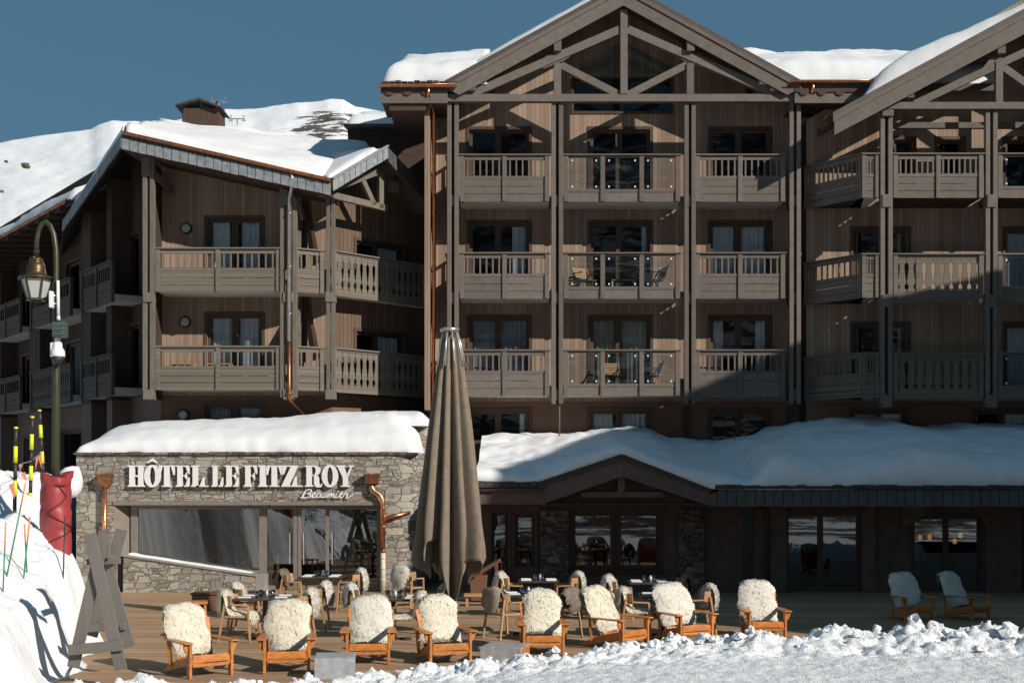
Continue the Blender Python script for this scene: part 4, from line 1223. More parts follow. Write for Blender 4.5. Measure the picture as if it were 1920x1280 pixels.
# ================================================================= SIGNS
def letter_polys(ch):
    """fat-faced roman capitals: list of outlines in a 0..1 high box, returns (width, polys)"""
    s = .06                                            # hairline serif height
    st = .30                                           # heavy stem
    def rect(a,b,c,d): return [(a,c),(b,c),(b,d),(a,d)]
    def ell(cx,cy,rx,ry,t0=0,t1=360,n=28): return [(cx+rx*math.cos(R(t0+(t1-t0)*i/n)), cy+ry*math.sin(R(t0+(t1-t0)*i/n))) for i in range(n+1)]
    def ring(cx,cy,rx,ry,ix,iy,n=32):
        out = []
        for i in range(n):
            a, b = 2*math.pi*i/n, 2*math.pi*(i+1)/n
            out.append([(cx+rx*math.cos(a),cy+ry*math.sin(a)),(cx+rx*math.cos(b),cy+ry*math.sin(b)),(cx+ix*math.cos(b),cy+iy*math.sin(b)),(cx+ix*math.cos(a),cy+iy*math.sin(a))])
        return out
    def stem(a): return [rect(a,a+st,0,1), rect(a-.09,a+st+.09,0,s), rect(a-.09,a+st+.09,1-s,1),
                         [(a-.04,s),(a,s),(a,s+.05)], [(a+st,s),(a+st+.04,s),(a+st,s+.05)]]
    if ch == 'H': return 1.0, stem(.10)+stem(.60)+[rect(.4,.6,.46,.54)]
    if ch == 'O': return .86, ring(.43,.5,.43,.53,.15,.42)
    if ch == 'T': return .92, [rect(.31,.61,0,1), rect(.19,.73,0,s), rect(.02,.90,1-s,1), [(.02,.55),(.09,.55),(.22,.94),(.02,.94)], [(.83,.55),(.90,.55),(.90,.94),(.70,.94)]]
    if ch == 'W': return 1.0, stem(.09)+[rect(.3,1.0,0,s), [(.78,0),(.78,.45),(.71,.45),(.52,.06),(.52,0)]]     # first L, long foot
    if ch in 'EFL':
        p = stem(.10); w = .82
        if ch in 'EL': p += [rect(.4,.80,0,s), [(.80,0),(.80,.44),(.73,.44),(.58,.06),(.58,0)]]
        if ch in 'EF': p += [rect(.4,.80,1-s,1), [(.80,1),(.80,.60),(.73,.60),(.58,.94),(.58,1)], rect(.4,.56,.48,.53), [(.50,.505),(.66,.70),(.66,.31)]]
        return w, p
    if ch == 'I': return .52, stem(.11)
    if ch == 'Z': return 1.02, [[(.0,0),(.36,0),(.80,1),(.48,1)], rect(.3,1.0,0,s), rect(.06,.6,1-s,1), [(.72,0),(.72,.45),(.64,.45),(.50,.06),(.50,0)], [(.06,1),(.06,.58),(.13,.58),(.26,.94),(.26,1)]]
    if ch == 'R':
        p = stem(.10)
        for i in range(14):
            a, b = -90+180*i/14, -90+180*(i+1)/14
            f = lambda t,rx,ry: (.50+rx*math.cos(R(t)), .755+ry*math.sin(R(t)))
            p.append([f(a,.38,.245), f(b,.38,.245), f(b,.11,.19), f(a,.11,.19)])
        p += [rect(.4,.52,1-.055,1), rect(.4,.55,.50,.56), [(.48,.56),(.72,.52),(.80,.40),(.80,.18),(.84,.08),(.90,.09),(.93,.16),(.97,.14),(.94,.0),(.84,-.03),(.66,-.03),(.55,.05),(.52,.16),(.52,.44)]]
        return .97, p
    if ch == 'Y': return .98, [[(.02,1-s),(.40,1-s),(.64,.45),(.64,0),(.34,0),(.34,.42)], rect(-.04,.48,1-s,1), rect(.22,.76,0,s), [(.52,.47),(.64,.47),(.90,1-s),(.80,1-s)], rect(.68,1.02,1-s,1)]
    return .4, []
sign = thing('hotel_sign', 'row of white fat serif letters reading HÔTEL LE FITZ ROY on stone', 'sign', (PX(450,DP), DP-.12, PZ(892,DP)))
lh = (912-872)/F*(DP-.12); zb0 = PZ(912,DP-.12); yS = DP-.13
words = [('H',239),('O',270),('T',297),('E',329),('W',358),('L',396),('E',421),('F',456.5),('I',483),('T',498.5),('Z',527),('R',571),('O',603),('Y',632)]
widths = {'H':33,'O':31,'T':31,'E':26.5,'L':22.5,'W':32,'F':26,'I':19,'Z':41,'R':33,'Y':31}
for ch, x in words:
    w, polys = letter_polys(ch.upper())
    sx = widths[ch]/F*yS/w; xb_ = PX(x,yS)
    mb = MB(); i = 0
    for pp in polys:
        # pieces of one letter overlap slightly in depth so that no two faces share a plane
        e = .0015*(i % 4); i += 1
        mb.prism([Vector((xb_+a*sx, yS-e, zb0+b*lh)) for a,b in pp], (0,.075+2*e,0))
    if ch == 'O' and x < 300:
        c = xb_+.43*sx
        mb.prism([Vector((c-.12,yS,zb0+lh*1.10)), Vector((c,yS,zb0+lh*1.20)), Vector((c+.12,yS,zb0+lh*1.10)), Vector((c+.135,yS,zb0+lh*1.13)), Vector((c,yS,zb0+lh*1.34)), Vector((c-.135,yS,zb0+lh*1.13))], (0,.07,0))
    mb.build('letter', M['letters'], sign)
scr = thing('hotel_sign', 'small white script lettering reading Beaumier below the large capitals', 'sign', (PX(610,DP), DP-.08, PZ(927,DP)))
strokes = [
 [(566,930),(570,923),(575,918),(581,917),(584,919.5),(581,923),(575,924.5),(580,925),(582,928.5),(579,932),(572,932.5),(566,931),(563,932.5)],
 [(574,918),(570,926),(567,933)],
 [(582,931),(587,929),(591,926),(590,923.5),(586.5,924.5),(585,928.5),(586.5,932),(590,931.5),(594,929)],
 [(601,925),(597,924.5),(594,928),(595,931.5),(598,931),(601,927),(602.5,924.5),(601,929.5),(602,932),(605,930)],
 [(605,930),(607.5,924.5),(605.5,930),(607,932),(610.5,929),(613,924.5),(611,930.5),(613,932)],
 [(613,932),(616.5,924.5),(614,932.5),(618,926.5),(621,924.5),(620.5,928),(619,932.5),(623,926.5),(626,924.5),(625.5,928.5),(624.5,932),(628,931)],
 [(628,931),(631,925),(629,931),(631,932.5),(634,930)],
 [(634,930),(639,928),(642,925),(640.5,923),(637.5,925),(636.5,929.5),(638.5,932.5),(643,930.5)],
 [(643,930.5),(646,926),(648,923.5),(649.5,925.5),(652,925),(650,929),(649,932.5),(652,933),(657,929.5),(662,927)],
]
for s_ in strokes:
    mb = MB(); pts = [P(x, y+.3, DP-.07) for x,y in s_]
    sm = []
    for i in range(len(pts)-1):                       # Catmull-Rom through the pen points
        p0 = pts[max(0,i-1)]; p1 = pts[i]; p2 = pts[i+1]; p3 = pts[min(len(pts)-1,i+2)]
        for k in range(5):
            t = k/5; sm.append(.5*((2*p1)+(p2-p0)*t+(2*p0-5*p1+4*p2-p3)*t*t+(3*p1-p0-3*p2+p3)*t**3))
    sm.append(pts[-1])
    mb.tube(sm, .0155, 7); mb.build('letter_stroke', M['letters'], scr)
mb = MB(); c = P(633,919.5,DP-.07); mb.tube([c, c+Vector((.012,0,-.02))], .017, 7); mb.build('letter_stroke', M['letters'], scr)
# ================================================================= RESTAURANT (ground floor, in shade)
DE = 31.6; DWr = 32.9
FE = front(DE); WRr = front(DWr)
res = thing('restaurant_building', 'single storey dark restaurant front with small central gable under deep shaded roof snow', 'building', (PX(1400,DE), DE, 0))
ra, rb2 = PX(862,DWr), 19.0
op = [(922,952,960,1115),(966,1002,965,1062),(1074,1236,962,1066),(1475,1613,962,1112),(1712,1840,968,1112),(1925,2010,968,1112)]
Hh = [(PX(a,DWr),PX(b,DWr),max(.02,PZ(d,DWr)),PZ(c,DWr)) for a,b,c,d in op]
wall_holes(res, 'wall', WRr, ra, rb2, 0, PZ(935,DWr), Hh, M['dark_wall'])
sp = [[0,1],[0,1],[0,.47,.53,1],[0,.47,1],[0,.5,1],[0,1]]
rw = []
for j,h in enumerate(Hh): rw.append(window(res, WRr, *h, 1, None, glass='glass_dark', split=sp[j], seed=160+j, fw=.07, room=3.2))
for j,(x,y) in enumerate(((1725,1008),(1743,1007),(1771,1014),(1790,1015),(1801,1004))):
    c = P(x,y,DWr+1.6); m = MB(); m.lathe([(.02,-.06),(.05,-.05),(.06,0),(.045,.06),(.015,.09)], tuple(c), 12); m.build('lamp_bulb', M['bulb'], rw[4])
for (x0,x1,y0) in ((1013,1066,955),(1272,1319,955)):
    m = MB(); m.fbox(WRr, PX(x0,DWr), PX(x1,DWr), .14, -.02, 0, PZ(y0,DWr)); m.build('stone_pier', M['stone_dark'], res)
for (x0,x1) in ((1441,1474),(1846,1912),(1615,1640)):
    m = MB(); m.fbox(WRr, PX(x0,DWr), PX(x1,DWr), .12, -.02, 0, PZ(940,DWr)); m.build('pilaster', M['dark_wall'], res, bevel=.01)
m = MB(); m.fbox(WRr, PX(1393,DWr), PX(1411,DWr), .03, -.02, 0, PZ(940,DWr)); m.build('recess_shade', M['black'], res)  # flat black strip standing in for a recess in shade
for s,(x0,x1) in ((1,(1690,1722)),(-1,(1840,1856))):     # corbels at the arch-topped window
    m = MB(); a0,a1 = PX(x0,DWr),PX(x1,DWr)
    if s > 0: pts = [(a0,PZ(948,DWr)),(a1+.35,PZ(948,DWr)),(a1+.25,PZ(962,DWr)),(a1,PZ(970,DWr)),(a1,PZ(978,DWr)),(a0,PZ(985,DWr))]
    else: pts = [(a1,PZ(948,DWr)),(a0-.3,PZ(948,DWr)),(a0-.2,PZ(962,DWr)),(a0,PZ(970,DWr)),(a0,PZ(978,DWr)),(a1,PZ(985,DWr))]
    m.prism([WRr.p(a,.10,z) for a,z in pts], -WRr.n*.09); m.build('corbel', M['dark_wall'], res)
m = MB(); m.tube([P(1418,952,32.75),P(1434,953,32.75),P(1440,962,32.75),P(1441,1112,32.75)], .035, 8); m.build('downpipe', M['dark_wood'], res)
# big window: timber parapet in front of it
m = MB(); m.fbox(WRr, PX(1068,DWr), PX(1245,DWr), .10, -.0, PZ(1074,DWr), PZ(1066,DWr)); m.build('sill', M['dark_wood'], res)
# gable and fascias
gz_ = lambda x, y: Vector((PX(x,DE), DE, PZ(y,DE)))
for (o0,o1,i1,i0) in (((1008,903),(1166,850),(1166,862),(1008,915)), ((1166,850),(1336,914),(1336,926),(1166,862))):
    m = MB(); m.prism([gz_(*o0),gz_(*o1),gz_(*i1),gz_(*i0)], (0,.5,0)); m.build('verge_edge', M['tile'], res)
for (o0,o1,i1,i0) in (((1008,914),(1166,861),(1166,893),(1022,943)), ((1166,861),(1338,925),(1330,947),(1166,893))):
    m = MB(); m.prism([gz_(*o0)+Vector((0,.03,0)),gz_(*o1)+Vector((0,.03,0)),gz_(*i1)+Vector((0,.03,0)),gz_(*i0)+Vector((0,.03,0))], (0,.10,0)); m.build('verge_board', M['plum'], res)
m = MB(); m.prism([gz_(894,914),gz_(1012,914),gz_(1024,945),gz_(894,945)], (0,.12,0)); m.build('fascia', M['plum'], res)
m = MB(); m.prism([gz_(1332,922),gz_(1412,922),gz_(1412,948),gz_(1326,948)], (0,.12,0)); m.build('fascia', M['plum'], res)
m = MB(); rnd = random.Random(8); x = 895
while x < 1008:
    m.box(PX(x,DE), PX(x+15,DE), DE-.05-.03*rnd.random(), DE+.4, PZ(913,DE), PZ(903-2*rnd.random(),DE)); x += 16
m.build('slate_edge', M['tile'], res)
gutter(res, gz_(894,917)+Vector((0,-.06,0)), gz_(1020,917)+Vector((0,-.06,0)), .06, 'plum')
shingles(res, gz_(1345,917)+Vector((0,-.02,0)), gz_(2330,917)+Vector((0,-.02,0)), .42, .23, mat='shingle_dark', outward=(0,-1,0))
m = MB(); rnd = random.Random(5); x = 1340
while x < 2330:
    m.box(PX(x,DE), PX(x+16,DE), DE-.10-.04*rnd.random(), DE+.4, PZ(916,DE), PZ(911-3*rnd.random(),DE)); x += 17
m.build('slate_edge', M['tile'], res)
m = MB(); m.box(PX(896,DE), 19, DE+.13, DWr-.01, PZ(946,DE), PZ(943,DE)); m.build('eave_soffit', M['dark_wood'], res)
m = MB(); m.add([Vector((PX(1015,DE),DE+.55,PZ(946,DE))), Vector((PX(1340,DE),DE+.55,PZ(946,DE))), Vector((PX(1166,DE),DE+.55,PZ(868,DE)))], [(0,1,2)]); m.build('gable_wall', M['dark_wall'], res)
m = MB(); m.box(PX(1090,DE), PX(1245,DE), DE+.16, DE+.34, PZ(932,DE), PZ(922,DE)); m.box(PX(1160,DE), PX(1172,DE), DE+.14, DE+.32, PZ(923,DE), PZ(890,DE)); m.build('truss_beam', M['dark_wall'], res)
# roof snow: from the eave curve up to the wall behind
fr_c = [(PX(x,DE),PZ(y,DE)) for x,y in ((800,901),(895,901),(1008,901),(1166,848),(1334,914),(1480,916),(1600,914),(1650,908),(2330,908))]
DB = 37.95
bk_c = [(PX(x,DB),PZ(y,DB)) for x,y in ((780,820),(893,815),(1040,814),(1100,809),(1160,801),(1205,803),(1225,811),(1245,821),(1290,826),(1400,826),(1418,815),(1432,805),(1480,791),(1560,785),(1600,782),(1650,784),(1690,795),(1800,796),(2400,796))]
def smooth_curve(x, c, r=.18): return sum(pl(x+o*r, c) for o in (-1,-.5,0,.5,1))/5
mb = MB(); mb.smooth = True
X0, X1 = PX(893,DE), 19.0; nu, nv = 230, 64
def rs(u, v):
    X = lerp(X0, X1, u); vv = v**1.25
    Y = lerp(DE-.06, DB, vv)
    z0 = smooth_curve(X, fr_c, .10); z1 = smooth_curve(X, bk_c)
    dst = vv*(DB-DE)
    lipk = min(1, dst/.45); lip = math.sqrt(max(0, 1-(1-lipk)**2))
    th = .24 + .14*fbm((X*.5, 3.3, 1), 3)
    kx = sstep(PX(1400,DE), PX(1470,DE), X); th += .16*kx
    z = lerp(z0, z1, lerp(vv*.72 + .28*vv*vv, vv**.72, kx)) + th*lip*(1-vv)**.7
    n = fbm((X*.55, Y*.55, 2.0), 4)*.15 + fbm((X*2.1, Y*2.1, 5.0), 3)*.035
    # a slumped gully and a snow ridge on the right half
    gx = X - (PX(1405,DE) + (Y-DE)*.10)
    z += (-.16*math.exp(-(gx/.35)**2) + .17*math.exp(-((gx-.9)/.7)**2))*(1-vv)*lip
    z += n*lip
    yb = Y - .10*lip*(1-lipk) + .05*fbm((X*1.7, 1.0, 7.0), 3)*(1-lipk)
    return (X, yb, z)
mb.grid(nu, nv, rs)
mb.smooth = False
n = nu*nv; mb.v += [(x, y+.02, pl(x, fr_c)-.03) for x,y,z in mb.v[:nu]]
for i in range(nu-1): mb.f.append((i, i+1, n+i+1, n+i)); mb.m.append(0); mb.sm.append(True)
mb.build('snow', M['snow_dirty'], res)

# ================================================================= NEIGHBOUR BUILDING that throws the big shadow
nbp = [(8.9,0),(8.9,11.6),(9.5,13.6),(12.3,19.4),(20.2,18.4),(24.3,17.3),(27.5,15.6),(32,12.4),(32,0)]
nb = thing('neighbour_building', 'tall plain timber chalet standing beyond the right edge, shading the terrace', 'building', (30,20,0))
m = MB(); m.prism([Vector((24,y,z)) for y,z in nbp], (10,0,0)); m.build('wall', M['clad_far'], nb)
m = MB()
for i in range(1,7):
    (y0,z0),(y1,z1) = nbp[i], nbp[i+1] if i+1 < len(nbp) else nbp[i]
    if i == 7: break
    m.prism([Vector((24.02,y0,z0+.004)),Vector((24.02,y1,z1+.004)),Vector((24.02,y1,z1+.10)),Vector((24.02,y0,z0+.10))], (9.9,0,0))
m.build('roof', M['roofdark'], nb)
nf = Frame((24,32),(0,-1))
for k in range(4):
    for a in (3,8,13,18):
        w_ = MB(); z=2+k*2.9; w_.fbox(nf, a-.1, a+1.7, .03,-.02, z-.1, z+2.0); wo_ = w_.build('window', M['frame'], nb)
        w_ = MB(); w_.fbox(nf, a, a+1.6, .04,.032, z, z+1.9); w_.build('pane', M['glass'], wo_)

# ================================================================= GROUND
m = MB(); m.box(-3000, 3000, -3000, 3000, -1.5, -.45); tag(m.build('ground', M['snow']), kind='structure')
m = MB(); m.box(-11.5, 19, 15.5, 37, -.3, 0); deck = tag(m.build('deck', M['deck']), kind='structure')
EDGE = [(-9,16.0),(-6.2,16.9),(-4.5,17.55),(-2.4,18.25),(-.5,19.0),(1.0,19.65),(2.4,20.4),(4,20.75),(6,20.7),(8,20.4),(14,19.8),(20,19.6)]
CREST = [(-9,.22),(-5.6,.22),(-4.7,.20),(-3.6,.12),(-2.4,.16),(-.47,.28),(.8,.31),(2.8,.43),(4.6,.54),(6,.53),(8,.60),(20,.6)]
def vor(p, s): return noise.voronoi(Vector(p)*s)[0]
def snow_z(X, t):
    """height of the shovelled snow, t metres in front of the deck's edge"""
    Ye = pl(X, EDGE); Y = Ye - t
    g = lerp(.05, .30, sstep(-5, 3, X)) + .03*fbm((X*.4, Y*.4, 1.0), 3)
    cr = pl(X, CREST)
    w = .30*fbm((X*.9, 7.7, 3.0), 3)
    tt = t + w*.5
    if tt < .42: k = sstep(-.22, .42, tt); z = lerp(-.25, cr, k)
    else: z = lerp(cr, g, sstep(.42, 1.75, tt))
    lump = sstep(-.15, .25, tt)*(1 - sstep(.7, 2.9, tt))
    d1 = vor((X, Y, 0), 2.2); d2 = vor((X+9, Y, 4), 5.0); d3 = vor((X, Y+3, 9), 11.0)
    h = (.30-d1[0])*.18 + (.32-d2[0])*.18*(.4+1.2*abs(fbm((X*.7,Y*.7,11.0),2))) + (.3-d3[0])*.10 + .05*(d1[1]-d1[0])
    z += lump*(h + .10*fbm((X*1.2, Y*1.2, 8.0), 4))
    flat = sstep(1.0, 2.5, tt)
    z += flat*(.018*fbm((X*3, Y*3, 4.0), 4) + .020*fbm((X*9, Y*9, 2.0), 3) + .02*fbm((X*.8, Y*2.2, 6.0), 3))
    return Y, z
ts = []; t = -.45
while t < 14: ts.append(t); t += .035 if t < 2.4 else .05 + (t-2.4)*.03
nX = 560; X0, X1 = -9.0, 15.0
mb = MB(); mb.smooth = True
vs = []
for t in ts:
    for i in range(nX):
        X = lerp(X0, X1, i/(nX-1)); Y, z = snow_z(X, t); vs.append((X, Y, z))
fs = [(j*nX+i, (j+1)*nX+i, (j+1)*nX+i+1, j*nX+i+1) for j in range(len(ts)-1) for i in range(nX-1)]
mb.add(vs, fs)
tag(mb.build('snow_ground', M['snow_ground'], fix=False), kind='structure')
# loose lumps thrown up along the ridge
mb = MB(); rnd = random.Random(12)
ico = bmesh.new(); bmesh.ops.create_icosphere(ico, subdivisions=2, radius=1); iv = [v.co.copy() for v in ico.verts]; ifc = [tuple(v.index for v in f.verts) for f in ico.faces]; ico.free()
for i in range(760):
    X = -6 + 17*rnd.random(); t = .0 + abs(rnd.gauss(.35,.45)); r = .010 + .070*rnd.random()**5*(1.6 if X > 1 else .9)
    if rnd.random() < .04: r *= 1.7
    Y, z = snow_z(X, t); c = Vector((X, Y, z + r*.25)); q = rnd.random()*50; mb.smooth = rnd.random() < .25
    sx, sy, sz = .8+.5*rnd.random(), .8+.5*rnd.random(), .6+.4*rnd.random()
    mb.add([c + Vector((v.x*sx, v.y*sy, v.z*sz))*r*(1+.85*noise.noise(v*1.2+Vector((q,0,0)))+.35*noise.noise(v*2.7+Vector((0,q,0)))) for v in iv], ifc)
tag(mb.build('snow_rubble', M['snow_bank'], fix=False), 'loose broken lumps of snow along the terrace edge', 'snow', kind='stuff')
# high bank on the left
BE = [(9,-6.0),(17,-6.2),(20,-6.75),(22,-7.08),(24.5,-8.55),(25.5,-9.7),(27,-10.6),(30,-11.2),(33,-11.5),(38,-12)]
def bank_z(X, Y):
    xe = pl(Y, BE) + .18*fbm((Y*.7, 2.0, 1.0), 3)
    u = xe - X
    H = lerp(.95, 1.58, sstep(18.5, 21.5, Y)) + 1.35*sstep(22.3, 24.6, Y)
    top = lerp(1.7, 3.05, sstep(17.5, 22, Y))
    s = sstep(-.05, .62, u)
    z = H*s + .58*max(0, u-.5)
    top -= 2.4*sstep(1.3, 2.6, u)*sstep(17, 21, Y)
    z = top - math.log(1+math.exp((top-z)*4))/4 if z < top+2 else top-.0
    z = max(z, -.3) if u > -.1 else -.3
    a = sstep(.0,.5,u)
    z += a*(.15*fbm((X*.9, Y*.9, 3.0), 5) + .07*fbm((X*2.6, Y*2.6, 1.0), 4) + .09*(.3-vor((X,Y,1),2.6)[0])*fbm((X*.6,Y*.6,9.),2)+.03*(.3-vor((X,Y,4),6.0)[0]))
    # trodden step on the crest by the padded lamp
    if u < -.1: z = -.3
    return z
bx = 230; by = 420
mb = MB(); mb.smooth = True
mb.grid(bx, by, lambda u, v: (lerp(-17,-5.4,(1-(1-u)**1.8)), lerp(9.5,37,v), bank_z(lerp(-17,-5.4,(1-(1-u)**1.8)), lerp(9.5,37,v))))
tag(mb.build('snow_bank', M['snow_bank'], fix=False), kind='structure')
def hit(x, y, d0=16, d1=36, fn=None):
    d = d0
    while d < d1:
        p = P(x, y, d)
        if p.z <= bank_z(p.x, p.y): return p
        d += .02
    return P(x, y, 22)
# clump of snow against the pavilion's left corner
mb = MB(); mb.smooth = True
c = P(135,903,32.4)
mb.add([c + Vector((v.x*.30, v.y*.4, v.z*.40))*(1+.35*noise.noise(v*1.5)) for v in iv], ifc)
tag(mb.build('snow_clump', M['snow_bank']), kind='structure')

# hillside behind the photographer (seen in the panes)
mb = MB(); mb.smooth = True
def hill(u, v):
    X = lerp(-260, 260, u); Y = lerp(7, -312, v**1.3)
    z = .12 + 48*sstep(-5, -330, Y)**1.1 - 0 if Y > -330 else 48
    s = max(0, (-Y-12))/300
    z = .1 + 105*s**1.2*(1+.25*fbm((X*.01, Y*.01, 1), 3)) + (3.0*s**.5*fbm((X*.035, Y*.035, 2), 4) if s > 0 else 0)
    return (X, Y, z)
mb.grid(90, 90, hill); tag(mb.build('hillside', M['hillside'], fix=False), kind='structure')

# mountain behind the roofs
SIL = [(-900,330),(-400,300),(0,266),(60,257),(130,247),(172,240),(185,232),(210,226),(260,228),(330,224),(420,205),(480,201),(530,196),(585,190),(620,184),(645,185),(665,198),(700,204),(730,208),(770,222),(900,260),(1400,330),(2400,350)]
mb = MB(); mb.smooth = True; rock = []
def mt(u, v):
    x = lerp(-900, 2400, u**1.0); D = 170 + 1250*v
    ys = pl(x, SIL)
    ya = lerp(560, ys, min(1, (v/.92))**.62) if v < .92 else ys + (v-.92)*900
    ya += 9*fbm((x*.012, v*9, 1.0), 5)*(1-v*.7) + (5*fbm((x*.03, v*14, 3.0), 5) if x > 330 else 1.0*fbm((x*.02, v*9, 3.0), 3))*(.35+.65*sstep(.95,.5,v))
    rk = math.exp(-((x-620)/85)**2)*sstep(.30,.55,v)*1.0
    yy = ya
    k = math.exp(-(((x-605)/80)**2 + ((yy-244)/20)**2))*1.1 + .85*math.exp(-(((x-690)/42)**2 + ((yy-222)/15)**2)) + .62*math.exp(-(((x-600)/70)**2+((yy-212)/22)**2)) + .30*math.exp(-(((x-185)/10)**2+((yy-234)/6)**2))
    rock.append(min(1, k))
    return P(x, ya, D)
nu_, nv_ = 420, 90
mb.grid(nu_, nv_, mt)
mo = mb.build('mountain', M['mountain'], fix=False)
tag(mo, kind='structure')
at = mo.data.attributes.new('rock', 'FLOAT', 'POINT'); at.data.foreach_set('value', rock)
# boulders showing through the snow on the slope
for (x,y,s) in ((49,311,1.0),(12,303,.45),(4,359,.5)):
    d = 420; c = P(x,y,d); mb = MB(); r = s*1.35
    mb.add([c + Vector((v.x*1.1, v.y, v.z*.7))*r*(1+.6*noise.noise(v*1.4)) for v in iv], ifc)
    tag(mb.build('boulder', M['rock']), {1.0:'brown boulder alone on the white slope left of the chalet roof',.45:'small dark rock on the white slope left of the brown boulder',.5:'small dark rock low on the white slope at the photo edge'}[s], 'rock')
# ski-lift pylons
for (x,y,h,lab) in ((445,244,24,'ski lift pylon standing on the snowy mountain right of the chimney'),(410,200,14,'farther ski lift pylon on the skyline just beside the chimney')):
    d = 520; t_ = thing('ski_lift_pylon', lab, 'ski lift', P(x,y,d))
    s = d/F
    mb = MB(); mb.tube([P(x,y+4,d), P(x,y-h+4,d)], [1.2*s*1.0, .9*s], 8); mb.build('mast', M['zinc'], t_)
    mb = MB(); mb.beam(P(x-14,y-h+3,d), P(x+14,y-h+3,d), 1.5*s, 1.6*s); mb.build('crossarm', M['zinc'], t_)
    for e in (-12,12):
        mb = MB()
        for k in range(3): mb.lathe([(1.6*s,-.8*s),(1.9*s,0),(1.6*s,.8*s)], tuple(P(x+e+(k-1)*2.4,y-h+(-2 if k==1 else 6),d)), 8)
        mb.beam(P(x+e,y-h-3,d), P(x+e,y-h+9,d), .7*s, .7*s)
        mb.build('sheave', M['zinc'], t_)
# ================================================================= FURNITURE
def adirondack():
    root = thing('adirondack_chair', '', 'chair')
    def b(m, n): return m.build(n, M['orange'], root, world=False, bevel=.005)
    m = MB()                                           # seat slats
    for i in range(6):
        t = i/5; y, z = lerp(-.36, .14, t), lerp(.365, .245, t)
        m.beam((-.29,y,z), (.29,y,z), .088, .022, (0,.23,1))
    m.box(-.29,.29,-.425,-.40,.26,.375)
    b(m, 'seat')
    m = MB(); m.box(-.29,.29,-.415,-.385,.185,.245); b(m, 'front_rail')
    m = MB()                                           # fan of back slats
    for i in range(6):
        f = (i-2.5)/2.5; top = 1.06 - .13*f*f
        p = Vector((f*.225, .10, .20)); q = Vector((f*.30, .10+(top-.2)*.42, top))
        m.beam(p, q, .105, .020, (0,-1,.42))
    for z in (.50,.86):
        y = .10+(z-.2)*.42+.028; m.beam((-.33,y,z),(.33,y,z), .025, .06)
    b(m, 'backrest')
    for s in (-1,1):
        m = MB()
        pts = [(s*.30,-.46),(s*.44,-.46),(s*.455,-.40),(s*.44,.05),(s*.40,.40),(s*.32,.40),(s*.31,.0)]
        m.prism([Vector((x,y,.585)) for x,y in pts], (0,0,.026))
        m.prism([Vector((s*.355,-.395,.585)), Vector((s*.43,-.395,.585)), Vector((s*.425,-.395,.53)), Vector((s*.40,-.395,.45)), Vector((s*.355,-.395,.40))], (0,.03,0))
        b(m, 'armrest')
        m = MB(); m.box(s*.33-.022, s*.33+.022, -.43, -.335, 0, .585); b(m, 'front_leg')
        m = MB(); m.prism([Vector((s*.29-.012,y,z)) for y,z in ((-.42,.36),(-.42,.22),(-.25,.20),(.50,0),(.62,0),(.62,.03),(.16,.24),(.0,.28))], (.024,0,0)); b(m, 'rear_leg')
        m = MB(); m.beam((s*.345,.33,.585),(s*.315,.30,.12), .03, .05); b(m, 'arm_support')
    return root

